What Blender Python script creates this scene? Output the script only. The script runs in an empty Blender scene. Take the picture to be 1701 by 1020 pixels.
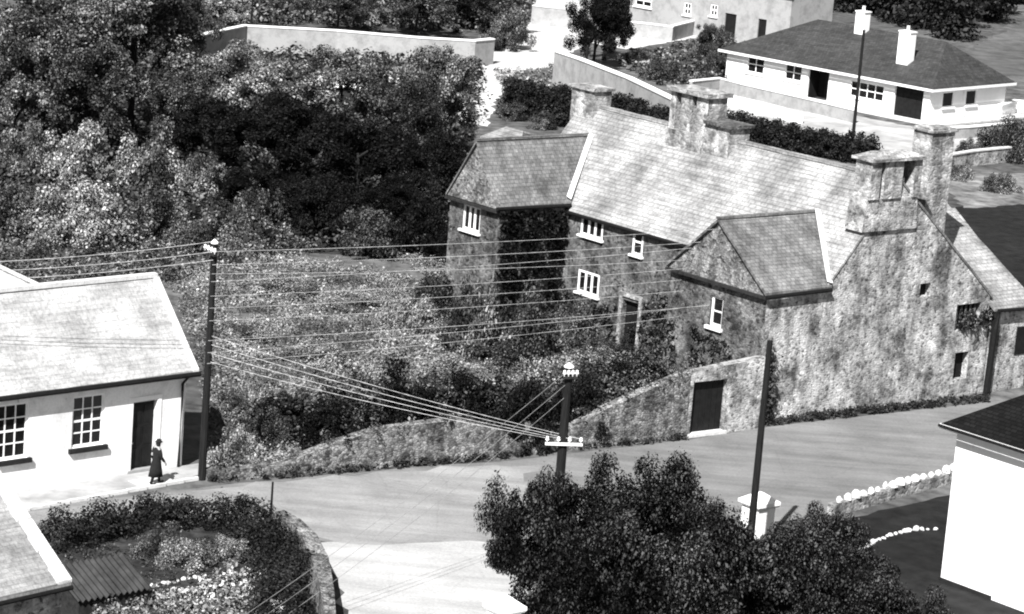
import bpy, math, random
import numpy as np
from mathutils import Vector, Matrix
from mathutils.geometry import tessellate_polygon
sc = bpy.context.scene
random.seed(7); RNG = np.random.default_rng(7)
R = math.radians

# ---------------------------------------------------------------- camera (an old church tower above the street)
IW, IH = 1701, 1020
F_PX, PITCH, ROLL, CAM_H = 4600.0, R(12.2648), R(4.5), 28.6
fw = np.array([0, math.cos(PITCH), -math.sin(PITCH)]); up0 = np.array([0, math.sin(PITCH), math.cos(PITCH)]); rt0 = np.array([1., 0, 0])
CR = rt0*math.cos(ROLL) + up0*math.sin(ROLL); CU = -rt0*math.sin(ROLL) + up0*math.cos(ROLL)
CC = np.array([0, 0, CAM_H])
cam = bpy.data.cameras.new('camera'); co = bpy.data.objects.new('camera', cam); sc.collection.objects.link(co)
cam.sensor_width = 36; cam.lens = 36*F_PX/IW; cam.clip_start = 1; cam.clip_end = 3000
M = Matrix.Identity(4)
for i in range(3):
    M[i][0] = CR[i]; M[i][1] = CU[i]; M[i][2] = -fw[i]; M[i][3] = CC[i]
co.matrix_world = M
sc.camera = co

# ---------------------------------------------------------------- sky and sun (black and white film: the light is neutral)
SUN_AZ = np.array([-0.30, -0.954]); SUN_EL = R(46)
w = bpy.data.worlds.new('World'); sc.world = w; w.use_nodes = True
nt = w.node_tree; nt.nodes.clear()
sky = nt.nodes.new('ShaderNodeTexSky'); sky.sky_type = 'NISHITA'; sky.sun_disc = False
sky.sun_elevation = SUN_EL; sky.sun_rotation = math.atan2(SUN_AZ[0], SUN_AZ[1])
bw = nt.nodes.new('ShaderNodeRGBToBW'); bg = nt.nodes.new('ShaderNodeBackground'); wo = nt.nodes.new('ShaderNodeOutputWorld')
bg.inputs[1].default_value = 0.05
nt.links.new(sky.outputs[0], bw.inputs[0]); nt.links.new(bw.outputs[0], bg.inputs[0]); nt.links.new(bg.outputs[0], wo.inputs[0])
sl = bpy.data.lights.new('sun', 'SUN'); sl.energy = 5.0; sl.angle = R(0.5); sl.color = (1, 0.992, 0.985)
so = bpy.data.objects.new('sun', sl); sc.collection.objects.link(so)
sd = Vector((SUN_AZ[0]*math.cos(SUN_EL), SUN_AZ[1]*math.cos(SUN_EL), math.sin(SUN_EL)))
so.rotation_euler = sd.to_track_quat('Z', 'Y').to_euler()
so.location = (-30, 20, 60)
sc.cycles.filter_width = 2.0
sc.view_settings.view_transform = 'Standard'; sc.view_settings.look = 'None'
sc.view_settings.exposure = 1.1; sc.view_settings.gamma = 1

# ---------------------------------------------------------------- survey helpers: sight lines from the tower to the ground and to walls
def ray(px, py): return fw*F_PX + CR*(px-IW/2) - CU*(py-IH/2)
def G(px, py, z=0.0):
    r = ray(px, py); return CC + r*((z-CC[2])/r[2])
def PL(px, py, P0, n):
    r = ray(px, py); return CC + r*(((P0-CC)@n)/(r@n))
def atY(px, py, y):
    r = ray(px, py); return CC + r*(y/r[1])
def ppm(p): return F_PX/((np.asarray(p)-CC)@fw)
def unit(deg): return np.array([math.cos(R(deg)), math.sin(R(deg)), 0.])
ZZ = np.array([0, 0, 1.])

# ---------------------------------------------------------------- materials, all greys
def nn(t, kind, **kw):
    n = t.nodes.new(kind)
    for k, v in kw.items():
        if hasattr(n, k): setattr(n, k, v)
        else: n.inputs[k].default_value = v
    return n
def ramp(t, stops):
    r = t.nodes.new('ShaderNodeValToRGB'); e = r.color_ramp.elements
    while len(e) < len(stops): e.new(0.5)
    for i, (p, v) in enumerate(stops):
        e[i].position = p; e[i].color = (v, v, v, 1)
    return r
def newmat(name, rough=0.85, spec=0.3):
    m = bpy.data.materials.new(name); m.use_nodes = True
    t = m.node_tree; b = t.nodes['Principled BSDF']
    b.inputs['Roughness'].default_value = rough; b.inputs['Specular IOR Level'].default_value = spec
    return m, t, b
def mix(t, a, b_, fac, mode='MULTIPLY'):
    n = t.nodes.new('ShaderNodeMix'); n.data_type = 'RGBA'; n.blend_type = mode
    if isinstance(fac, (int, float)): n.inputs[0].default_value = fac
    else: t.links.new(fac, n.inputs[0])
    for s, v in ((6, a), (7, b_)):
        if isinstance(v, (int, float)): n.inputs[s].default_value = (v, v, v, 1)
        else: t.links.new(v, n.inputs[s])
    return n.outputs[2]
def bump(t, b, h, strength=0.4, dist=0.05):
    n = t.nodes.new('ShaderNodeBump'); n.inputs['Strength'].default_value = strength; n.inputs['Distance'].default_value = dist
    t.links.new(h, n.inputs['Height']); t.links.new(n.outputs[0], b.inputs['Normal'])
def noise_mat(name, lo, hi, scale, detail=6, rough=0.9, stops=(0.35, 0.65), scale2=None, lo2=0.6, b_str=0.3, spec=0.2, stretch=None):
    m, t, b = newmat(name, rough, spec)
    tc = nn(t, 'ShaderNodeTexCoord'); co_ = tc.outputs['Object']
    if stretch:
        mp = nn(t, 'ShaderNodeMapping'); mp.inputs['Rotation'].default_value = (0, 0, stretch[0]); mp.inputs['Scale'].default_value = stretch[1]
        t.links.new(co_, mp.inputs[0]); co_ = mp.outputs[0]
    n1 = nn(t, 'ShaderNodeTexNoise', Scale=scale, Detail=detail, Roughness=0.65)
    t.links.new(co_, n1.inputs['Vector'])
    r1 = ramp(t, [(stops[0], lo), (stops[1], hi)]); t.links.new(n1.outputs[0], r1.inputs[0])
    out = r1.outputs[0]
    if scale2:
        n2 = nn(t, 'ShaderNodeTexNoise', Scale=scale2, Detail=3); t.links.new(co_, n2.inputs['Vector'])
        r2 = ramp(t, [(0.35, lo2), (0.62, 1.0)]); t.links.new(n2.outputs[0], r2.inputs[0])
        out = mix(t, out, r2.outputs[0], 1.0)
    t.links.new(out, b.inputs['Base Color'])
    if b_str: bump(t, b, n1.outputs[0], b_str)
    return m
def rubble_mat(name, lo, hi, mortar, scale=3.2, stain=0.45, stain_scale=0.35):
    m, t, b = newmat(name, 0.92, 0.15)
    tc = nn(t, 'ShaderNodeTexCoord'); uv = tc.outputs['UV']
    nz = nn(t, 'ShaderNodeTexNoise', Scale=2.2, Detail=5); t.links.new(uv, nz.inputs['Vector'])
    wv = mix(t, uv, nz.outputs['Color'], 0.3, 'ADD')
    mp = nn(t, 'ShaderNodeMapping'); mp.inputs['Scale'].default_value = (1, 1.5, 1); t.links.new(wv, mp.inputs[0])
    v1 = nn(t, 'ShaderNodeTexVoronoi', Scale=scale); v1.feature = 'F1'
    v2 = nn(t, 'ShaderNodeTexVoronoi', Scale=scale); v2.feature = 'DISTANCE_TO_EDGE'
    for v in (v1, v2): t.links.new(mp.outputs[0], v.inputs['Vector'])
    rw = nn(t, 'ShaderNodeRGBToBW'); t.links.new(v1.outputs['Color'], rw.inputs[0])
    r1 = ramp(t, [(0.12, lo), (0.42, lo+(hi-lo)*.62), (0.9, hi)]); t.links.new(rw.outputs[0], r1.inputs[0])
    r2 = ramp(t, [(0.02, 0.0), (0.09, 1.0)]); t.links.new(v2.outputs['Distance'], r2.inputs[0])
    c1 = mix(t, mortar, r1.outputs[0], r2.outputs[0], 'MIX')
    n2 = nn(t, 'ShaderNodeTexNoise', Scale=stain_scale, Detail=8, Roughness=0.7); t.links.new(uv, n2.inputs['Vector'])
    r3 = ramp(t, [(0.38, stain), (0.48, 0.75), (0.54, 1.0), (0.64, 1.4)]); t.links.new(n2.outputs[0], r3.inputs[0])
    c2 = mix(t, c1, r3.outputs[0], 1.0)
    mv = nn(t, 'ShaderNodeMapping'); mv.inputs['Scale'].default_value = (1.6, 0.3, 1); t.links.new(uv, mv.inputs[0])
    n5 = nn(t, 'ShaderNodeTexNoise', Scale=1.0, Detail=6, Roughness=0.65); t.links.new(mv.outputs[0], n5.inputs['Vector'])
    r6 = ramp(t, [(0.38, 0.55), (0.56, 1.1)]); t.links.new(n5.outputs[0], r6.inputs[0]); c2 = mix(t, c2, r6.outputs[0], 1.0)
    n3 = nn(t, 'ShaderNodeTexNoise', Scale=6, Detail=6, Roughness=0.8); t.links.new(uv, n3.inputs['Vector'])
    r4 = ramp(t, [(0.37, 0.2), (0.47, 1.0)]); t.links.new(n3.outputs[0], r4.inputs[0])
    c3 = mix(t, c2, r4.outputs[0], 0.85)
    t.links.new(c3, b.inputs['Base Color']); bump(t, b, v2.outputs['Distance'], 0.55, 0.07)
    return m
def slate_mat(name, lo, hi, mortar, bw_=0.32, bh=0.24, stain=0.5, stain_scale=0.4, streak=0.0, spec=0.25, course=0.75):
    m, t, b = newmat(name, 0.6, spec)
    tc = nn(t, 'ShaderNodeTexCoord'); uv = tc.outputs['UV']
    br = nn(t, 'ShaderNodeTexBrick'); t.links.new(uv, br.inputs['Vector'])
    br.inputs['Scale'].default_value = 1; br.inputs['Brick Width'].default_value = bw_; br.inputs['Row Height'].default_value = bh
    br.inputs['Mortar Size'].default_value = 0.02; br.inputs['Mortar Smooth'].default_value = 0.3; br.inputs['Bias'].default_value = 0
    br.inputs['Color1'].default_value = (lo, lo, lo, 1); br.inputs['Color2'].default_value = (hi, hi, hi, 1); br.inputs['Mortar'].default_value = (mortar,)*3+(1,)
    mp = nn(t, 'ShaderNodeMapping'); mp.inputs['Scale'].default_value = (1, 0.45, 1) if streak else (1, 1, 1); t.links.new(uv, mp.inputs[0])
    n2 = nn(t, 'ShaderNodeTexNoise', Scale=stain_scale, Detail=7, Roughness=0.65); t.links.new(mp.outputs[0], n2.inputs['Vector'])
    r3 = ramp(t, [(0.35, stain), (0.62, 1.1)]); t.links.new(n2.outputs[0], r3.inputs[0])
    n3 = nn(t, 'ShaderNodeTexNoise', Scale=7, Detail=4, Roughness=0.8); t.links.new(uv, n3.inputs['Vector'])
    r4 = ramp(t, [(0.3, 0.6), (0.6, 1.1)]); t.links.new(n3.outputs[0], r4.inputs[0])
    c = mix(t, br.outputs['Color'], r3.outputs[0], 1.0); c = mix(t, c, r4.outputs[0], 1.0)
    mp2 = nn(t, 'ShaderNodeMapping'); mp2.inputs['Scale'].default_value = (0.35, 1/bh/1.6, 1); t.links.new(uv, mp2.inputs[0])
    n4 = nn(t, 'ShaderNodeTexNoise', Scale=1.0, Detail=5, Roughness=0.7); t.links.new(mp2.outputs[0], n4.inputs['Vector'])
    r5 = ramp(t, [(0.34, course), (0.56, 1.05)]); t.links.new(n4.outputs[0], r5.inputs[0]); c = mix(t, c, r5.outputs[0], 1.0)
    t.links.new(c, b.inputs['Base Color']); bump(t, b, br.outputs['Fac'], 0.35, 0.03)
    return m
def paint_mat(name, v, dirt=0.75, scale=1.2, rough=0.8, fine=0.9, stain=0):
    m, t, b = newmat(name, rough, 0.25)
    tc = nn(t, 'ShaderNodeTexCoord')
    n1 = nn(t, 'ShaderNodeTexNoise', Scale=scale, Detail=8, Roughness=0.7); t.links.new(tc.outputs['Object'], n1.inputs['Vector'])
    r1 = ramp(t, [(0.3, v*dirt), (0.55, v)]); t.links.new(n1.outputs[0], r1.inputs[0])
    n2 = nn(t, 'ShaderNodeTexNoise', Scale=14, Detail=4); t.links.new(tc.outputs['Object'], n2.inputs['Vector'])
    r2 = ramp(t, [(0.3, fine), (0.6, 1.0)]); t.links.new(n2.outputs[0], r2.inputs[0])
    c = mix(t, r1.outputs[0], r2.outputs[0], 1.0)
    if stain:
        mp = nn(t, 'ShaderNodeMapping'); mp.inputs['Scale'].default_value = (1, 1, 0.45); t.links.new(tc.outputs['Object'], mp.inputs[0])
        n3 = nn(t, 'ShaderNodeTexNoise', Scale=0.9, Detail=10, Roughness=0.75); t.links.new(mp.outputs[0], n3.inputs['Vector'])
        r3 = ramp(t, [(0.30, 0.3), (0.40, 1.0)]); t.links.new(n3.outputs[0], r3.inputs[0]); c = mix(t, c, r3.outputs[0], stain)
    t.links.new(c, b.inputs['Base Color']); bump(t, b, n2.outputs[0], 0.2, 0.02)
    return m
def leaf_mat(name, lo, mid, hi, rough=0.6, spec=0.3, tone=0.35, tscale=0.55):
    m, t, b = newmat(name, rough, spec)
    g = nn(t, 'ShaderNodeNewGeometry'); r1 = ramp(t, [(0.0, lo), (0.55, mid), (0.93, hi)]); t.links.new(g.outputs['Random Per Island'], r1.inputs[0])
    tc = nn(t, 'ShaderNodeTexCoord'); oi = nn(t, 'ShaderNodeObjectInfo')
    ad = nn(t, 'ShaderNodeVectorMath'); ad.operation = 'ADD'; t.links.new(tc.outputs['Object'], ad.inputs[0]); t.links.new(oi.outputs['Random'], ad.inputs[1])
    n1 = nn(t, 'ShaderNodeTexNoise', Scale=tscale, Detail=3); t.links.new(ad.outputs[0], n1.inputs['Vector'])
    r2 = ramp(t, [(0.38, tone), (0.6, 1.0)]); t.links.new(n1.outputs[0], r2.inputs[0])
    t.links.new(mix(t, r1.outputs[0], r2.outputs[0], 1.0), b.inputs['Base Color'])
    return m
def road_mat(name, lo, hi, rot=R(-36), lo2=0.8):
    m, t, b = newmat(name, 0.9, 0.2)
    tc = nn(t, 'ShaderNodeTexCoord'); co_ = tc.outputs['Object']
    mp = nn(t, 'ShaderNodeMapping'); mp.inputs['Rotation'].default_value = (0, 0, rot); mp.inputs['Scale'].default_value = (0.12, 1.1, 1); t.links.new(co_, mp.inputs[0])
    n1 = nn(t, 'ShaderNodeTexNoise', Scale=0.9, Detail=8, Roughness=0.62); t.links.new(mp.outputs[0], n1.inputs['Vector'])
    r1 = ramp(t, [(0.33, lo), (0.64, hi)]); t.links.new(n1.outputs[0], r1.inputs[0])
    n2 = nn(t, 'ShaderNodeTexNoise', Scale=0.22, Detail=9, Roughness=0.7); t.links.new(co_, n2.inputs['Vector'])
    r2 = ramp(t, [(0.38, lo2), (0.6, 1.1)]); t.links.new(n2.outputs[0], r2.inputs[0])
    n3 = nn(t, 'ShaderNodeTexNoise', Scale=9, Detail=5, Roughness=0.85); t.links.new(co_, n3.inputs['Vector'])
    r3 = ramp(t, [(0.32, 0.7), (0.62, 1.12)]); t.links.new(n3.outputs[0], r3.inputs[0])
    v = nn(t, 'ShaderNodeTexVoronoi', Scale=0.35); v.feature = 'DISTANCE_TO_EDGE'
    ad = mix(t, co_, n2.outputs['Color'], 1.0, 'ADD'); t.links.new(ad, v.inputs['Vector'])
    r4 = ramp(t, [(0.0, 0.8), (0.012, 1.0)]); t.links.new(v.outputs['Distance'], r4.inputs[0])
    c = mix(t, r1.outputs[0], r2.outputs[0], 1.0); c = mix(t, c, r3.outputs[0], 0.8); c = mix(t, c, r4.outputs[0], 0.6)
    t.links.new(c, b.inputs['Base Color']); bump(t, b, n3.outputs[0], 0.25, 0.02)
    return m
MT = {
 'ground': noise_mat('rough_ground', 0.04, 0.16, 0.9, 9, scale2=0.06, lo2=0.5),
 'road': road_mat('road_surface', 0.13, 0.195),
 'worn_road': road_mat('worn_pale_tarmac', 0.19, 0.28, R(-36), 0.8),
 'corrugated': noise_mat('dark_corrugated_iron', 0.006, 0.035, 1.5, 6, 0.45, b_str=0.1, spec=0.5),
 'side_road': road_mat('pale_road_surface', 0.29, 0.43, R(75), 0.88),
 'lane': noise_mat('dusty_lane', 0.42, 0.6, 0.3, 8, scale2=0.1, lo2=0.8, b_str=0.1),
 'pave': noise_mat('pavement_concrete', 0.3, 0.42, 1.5, 8, scale2=0.4, lo2=0.7, b_str=0.15),
 'forecourt': noise_mat('forecourt_gravel', 0.28, 0.5, 0.5, 9, scale2=0.2, lo2=0.7),
 'yard': noise_mat('rough_yard', 0.08, 0.3, 0.8, 9, scale2=0.3, lo2=0.5),
 'field': noise_mat('pasture', 0.07, 0.14, 0.6, 9, scale2=0.06, lo2=0.7),
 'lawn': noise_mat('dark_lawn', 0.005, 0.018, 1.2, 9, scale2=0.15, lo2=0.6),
 'soil': noise_mat('dug_soil', 0.012, 0.05, 2.2, 9, scale2=0.4, lo2=0.5),
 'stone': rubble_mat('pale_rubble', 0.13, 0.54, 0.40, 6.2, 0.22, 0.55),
 'stone_dark': rubble_mat('dark_rubble', 0.03, 0.2, 0.10, 6.2, 0.3, 0.6),  # darker version of the rubble, mainly for the courtyard walls
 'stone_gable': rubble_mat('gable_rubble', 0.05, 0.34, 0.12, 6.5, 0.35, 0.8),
 'stone_mid': rubble_mat('garden_rubble', 0.06, 0.34, 0.07, 6.5, 0.3, 0.8),
 'stone_light': rubble_mat('chimney_stone', 0.16, 0.5, 0.28, 4.2, 0.5, 1.0),
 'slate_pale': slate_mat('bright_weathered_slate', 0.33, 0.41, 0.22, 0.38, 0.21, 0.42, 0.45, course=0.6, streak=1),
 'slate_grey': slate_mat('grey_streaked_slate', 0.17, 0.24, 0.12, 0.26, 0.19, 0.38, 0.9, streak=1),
 'slate_school': slate_mat('pale_slate', 0.41, 0.45, 0.37, 0.28, 0.19, 0.6, 0.5),
 'slate_hung': slate_mat('hung_slate', 0.06, 0.2, 0.05, 0.2, 0.15, 0.4, 0.9),
 'slate_cottage': slate_mat('stained_pale_slate', 0.28, 0.31, 0.25, 0.26, 0.14, 0.6, 0.5),
 'tile_dark': slate_mat('dark_roof_tile', 0.042, 0.065, 0.03, 0.3, 0.3, 0.75, 0.3, spec=0.1),
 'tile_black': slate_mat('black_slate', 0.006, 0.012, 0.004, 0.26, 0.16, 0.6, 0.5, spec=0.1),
 'white': paint_mat('limewash', 0.82, 0.62, 0.9, stain=.75),
 'white_clean': paint_mat('white_paint', 0.85, 0.9, 0.6, fine=0.96, stain=.6),
 'white_trim': paint_mat('white_joinery', 0.82, 0.9, 2),
 'lead': paint_mat('lead_flashing', 0.72, 0.85, 2),
 'coping': paint_mat('pale_coping', 0.62, 0.7, 3),
 'dark_wood': noise_mat('tarred_wood', 0.012, 0.03, 6, 5, 0.8, b_str=0.2),
 'door': noise_mat('dark_door_paint', 0.005, 0.011, 4, 5, 0.6, b_str=0.1),
 'void': noise_mat('dark_interior', 0.004, 0.01, 3, 4, 0.9, b_str=0),
 'glass': noise_mat('window_glass', 0.006, 0.014, 1.5, 3, 0.15, b_str=0, spec=0.4),
 'iron': noise_mat('black_iron', 0.005, 0.01, 8, 4, 0.6, b_str=0.1),
 'pole': noise_mat('creosoted_pole', 0.004, 0.014, 3, 6, 0.85, stretch=(0, (8, 8, 0.6))),
 'service_wire': noise_mat('dull_wire', 0.15, 0.25, 3, 2, 0.6, b_str=0),
 'wire': noise_mat('bare_wire', 0.3, 0.6, 3, 2, 0.5, b_str=0),
 'ceramic': paint_mat('white_ceramic', 0.85, 0.9, 4, rough=0.3),
 'grey_render': paint_mat('grey_render', 0.32, 0.6, 1.0),
 'plinth': noise_mat('tarred_plinth', 0.01, 0.02, 3, 4, 0.9),
 'bark': noise_mat('bark', 0.008, 0.03, 5, 6, 0.95, stretch=(0, (6, 6, 1)), b_str=0.6),
 'cloth': noise_mat('dark_cloth', 0.008, 0.016, 30, 3, 0.95, b_str=0.2),
 'skin': paint_mat('skin', 0.3, 0.9, 8, fine=1.0),
 'hair': noise_mat('dark_hair', 0.008, 0.02, 40, 3, 0.6, b_str=0.2),
 'car': paint_mat('pale_car_paint', 0.75, 0.95, 1, rough=0.3, fine=1.0),
 'tyre': noise_mat('rubber', 0.008, 0.015, 20, 3, 0.9),
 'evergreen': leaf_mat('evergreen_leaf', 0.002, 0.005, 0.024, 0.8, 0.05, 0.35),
 'glint_evergreen': leaf_mat('painted_glint_leaf', 0.0015, 0.004, 0.12, 0.8, 0.06, 0.04, 0.4),  # a few pale leaves painted in as glints; the surface itself is matt
 'dark_leaf': leaf_mat('dark_leaf', 0.006, 0.022, 0.16, 0.6, 0.2, 0.22, 0.7),
 'mid_leaf': leaf_mat('mid_leaf', 0.012, 0.075, 0.3, 0.6, 0.2, 0.12, 0.8),
 'pale_leaf': leaf_mat('pale_leaf', 0.02, 0.19, 0.5, 0.6, 0.2, 0.15, 0.9),
 'bright_leaf': leaf_mat('bright_leaf', 0.05, 0.24, 0.55, 0.6, 0.25, 0.3),
 'weed': leaf_mat('weed_leaf', 0.05, 0.22, 0.42, 0.7, 0.2, 0.25, 0.45),
 'verge': leaf_mat('verge_weed', 0.006, 0.02, 0.07, 0.7, 0.2, 0.4),
 'hedge': leaf_mat('clipped_hedge_leaf', 0.004, 0.010, 0.04, 0.6, 0.15, 0.45),
 'blossom': leaf_mat('white_blossom', 0.3, 0.6, 0.85, 0.7, 0.2, 0.7),
}

# ---------------------------------------------------------------- mesh building
class MB:
    def __init__(s): s.v = []; s.f = []; s.smooth = False
    def face(s, pts):
        n = len(s.v); s.v += [tuple(map(float, p)) for p in pts]; s.f.append(tuple(range(n, n+len(pts))))
    def hexa(s, b, t):      # bottom ring, top ring
        n = len(s.v); k = len(b); s.v += [tuple(map(float, p)) for p in list(b)+list(t)]
        for i in range(k):
            j = (i+1) % k; s.f.append((n+i, n+j, n+k+j, n+k+i))
        s.f.append(tuple(n+i for i in reversed(range(k)))); s.f.append(tuple(n+k+i for i in range(k)))
    def box(s, o, X, Y, Zv):    # corner and three edge vectors
        o, X, Y, Zv = map(np.asarray, (o, X, Y, Zv))
        s.hexa([o, o+X, o+X+Y, o+Y], [o+Zv, o+X+Zv, o+X+Y+Zv, o+Y+Zv])
    def slab(s, pts, d):        # polygon with thickness along vector d
        s.hexa([np.asarray(p)+np.asarray(d) for p in pts], pts)
    def tube(s, pts, r, n=8, r2=None, caps=True):
        pts = [np.asarray(p, float) for p in pts]; rings = []; m = len(pts)
        for i, p in enumerate(pts):
            d = pts[min(i+1, m-1)]-pts[max(i-1, 0)]; d = d/np.linalg.norm(d)
            a = np.cross(d, [0, 0, 1.]);
            if np.linalg.norm(a) < 1e-3: a = np.array([1., 0, 0])
            a /= np.linalg.norm(a); b = np.cross(d, a)
            rr = r if r2 is None else r+(r2-r)*i/(m-1)
            rings.append([p+rr*(a*math.cos(2*math.pi*k/n)+b*math.sin(2*math.pi*k/n)) for k in range(n)])
        o = len(s.v)
        for rg in rings: s.v += [tuple(q) for q in rg]
        for i in range(m-1):
            for k in range(n):
                k2 = (k+1) % n; s.f.append((o+i*n+k, o+i*n+k2, o+(i+1)*n+k2, o+(i+1)*n+k))
        if caps:
            s.f.append(tuple(o+k for k in reversed(range(n)))); s.f.append(tuple(o+(m-1)*n+k for k in range(n)))
    def lathe(s, c, prof, n=12):   # prof: (radius, z)
        c = np.asarray(c, float); o = len(s.v)
        for r_, z in prof:
            s.v += [(c[0]+r_*math.cos(2*math.pi*k/n), c[1]+r_*math.sin(2*math.pi*k/n), c[2]+z) for k in range(n)]
        for i in range(len(prof)-1):
            for k in range(n):
                k2 = (k+1) % n; s.f.append((o+i*n+k, o+i*n+k2, o+(i+1)*n+k2, o+(i+1)*n+k))
        s.f.append(tuple(o+k for k in reversed(range(n)))); s.f.append(tuple(o+(len(prof)-1)*n+k for k in range(n)))
    def wall(s, outer, holes, P0, u, n, depth=0.18):   # a wall face (u, z) with openings and their reveals
        P = lambda q: np.asarray(P0)+np.asarray(u)*q[0]+ZZ*q[1]
        loops = [list(outer)]+[[(h[0], h[1]), (h[0], h[3]), (h[2], h[3]), (h[2], h[1])] for h in holes]
        flat = [q for l in loops for q in l]
        tris = tessellate_polygon([[Vector((q[0], q[1], 0)) for q in l] for l in loops])
        o = len(s.v); s.v += [tuple(P(q)) for q in flat]
        for t in tris:
            a, b, c = (np.array(P(flat[i])) for i in t)
            t = tuple(t) if np.cross(b-a, c-a)@np.asarray(n) > 0 else tuple(reversed(t))
            s.f.append(tuple(o+i for i in t))
        for l in loops[1:]:
            for i in range(4):
                a, b = P(l[i]), P(l[(i+1) % 4]); s.face([a, b, b-np.asarray(n)*depth, a-np.asarray(n)*depth])
    def build(s, name, mat, parent=None, origin=None, smooth=False, uvn=None):
        v = np.array(s.v, float)
        if parent is not None: origin = np.array(parent['_o'])
        elif origin is None:
            origin = np.array([(v[:, 0].min()+v[:, 0].max())/2, (v[:, 1].min()+v[:, 1].max())/2, v[:, 2].min()])
        v = v-np.asarray(origin)
        me = bpy.data.meshes.new(name); me.from_pydata(v.tolist(), [], s.f); me.validate()
        me.materials.append(MT[mat])
        uvl = me.uv_layers.new(name='UVMap'); buf = np.zeros(len(me.loops)*2)
        for p in me.polygons:
            n = np.array(p.normal) if uvn is None else uvn; h = np.cross([0, 0, 1.], n); lh = np.linalg.norm(h)
            h = h/lh if lh > 0.02 else np.array([1., 0, 0]); w_ = np.cross(n, h)
            for li in p.loop_indices:
                q = v[me.loops[li].vertex_index]; buf[2*li] = q@h; buf[2*li+1] = q@w_
        uvl.data.foreach_set('uv', buf)
        if smooth: me.polygons.foreach_set('use_smooth', [True]*len(me.polygons))
        o = bpy.data.objects.new(name, me); sc.collection.objects.link(o); o['_o'] = [float(x) for x in origin]
        if parent is not None: o.parent = parent
        else: o.location = origin
        return o
def tag(o, label, cat, group=None):
    o['label'] = label; o['category'] = cat
    if group: o['group'] = group
    return o
def thing(name, loc, label, cat, group=None):
    o = bpy.data.objects.new(name, None); sc.collection.objects.link(o); o.location = loc; o['_o'] = [float(x) for x in loc]
    o.empty_display_size = 0.3
    return tag(o, label, cat, group)
def structure(o): o['kind'] = 'structure'; return o
def px_poly(pts, z): return [G(x, y, z) for x, y in pts]
def sheet(name, pts, z, mat, rough_edge=0.0):
    P = px_poly(pts, z)
    if rough_edge:
        Q = []
        for i in range(len(P)):
            a, b = P[i], P[(i+1) % len(P)]; L = np.linalg.norm(b-a); k = max(1, int(L/0.8))
            for j in range(k):
                q = a+(b-a)*j/k
                if j: q = q+np.array([random.uniform(-1, 1), random.uniform(-1, 1), 0])*rough_edge
                Q.append(q)
        P = Q
    m = MB(); tris = tessellate_polygon([[Vector(p) for p in P]]); m.v = [tuple(p) for p in P]
    for t in tris:
        a, b, c = (P[i] for i in t); m.f.append(tuple(t) if np.cross(b-a, c-a)[2] > 0 else tuple(reversed(t)))
    return structure(m.build(name, mat))

def window(root, P0, u, n, x0, z0, x1, z1, nx, nz, frame='white_trim', sill=True, depth=0.12, bar=0.035, fr=0.07, sillmat='dark_wood', meet=True, sill_h=0.14):
    P0, u, n = map(np.asarray, (P0, u, n)); O = P0-n*depth
    m = MB(); W_, H_ = x1-x0, z1-z0
    def bx(a0, b0, a1, b1, d0, d1): m.box(O+u*a0+ZZ*b0+n*d0, u*(a1-a0), n*(d1-d0), ZZ*(b1-b0))
    bx(x0, z0, x0+fr, z1, 0, .05); bx(x1-fr, z0, x1, z1, 0, .05); bx(x0+fr, z0, x1-fr, z0+fr, 0, .05); bx(x0+fr, z1-fr, x1-fr, z1, 0, .05)
    for i in range(1, nx):
        c = x0+fr+(W_-2*fr)*i/nx; bx(c-bar/2, z0+fr, c+bar/2, z1-fr, 0.01, .04)
    for k in range(1, nz):
        c = z0+fr+(H_-2*fr)*k/nz; bb = bar*1.7 if (meet and nz % 2 == 0 and k == nz//2) else bar
        for i in range(nx):
            a0 = x0+fr+(W_-2*fr)*i/nx+(bar/2 if i else 0); a1 = x0+fr+(W_-2*fr)*(i+1)/nx-(bar/2 if i < nx-1 else 0)
            bx(a0, c-bb/2, a1, c+bb/2, 0.012, .038)
    f = m.build('window', frame, root)
    g = MB(); g.box(O+u*(x0+fr*.5)+ZZ*(z0+fr*.5)-n*.03, u*(W_-fr), n*.035, ZZ*(H_-fr)); g.build('pane', 'glass', f)
    if sill:
        q = MB(); q.box(P0+u*(x0-.12)+ZZ*(z0-sill_h)+n*.003, u*(W_+.24), n*.14, ZZ*(sill_h-.004)); q.build('sill', sillmat, f)
    return f
def roof_slab(pts, th=0.12): m = MB(); m.slab(pts, -ZZ*th); return m
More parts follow.
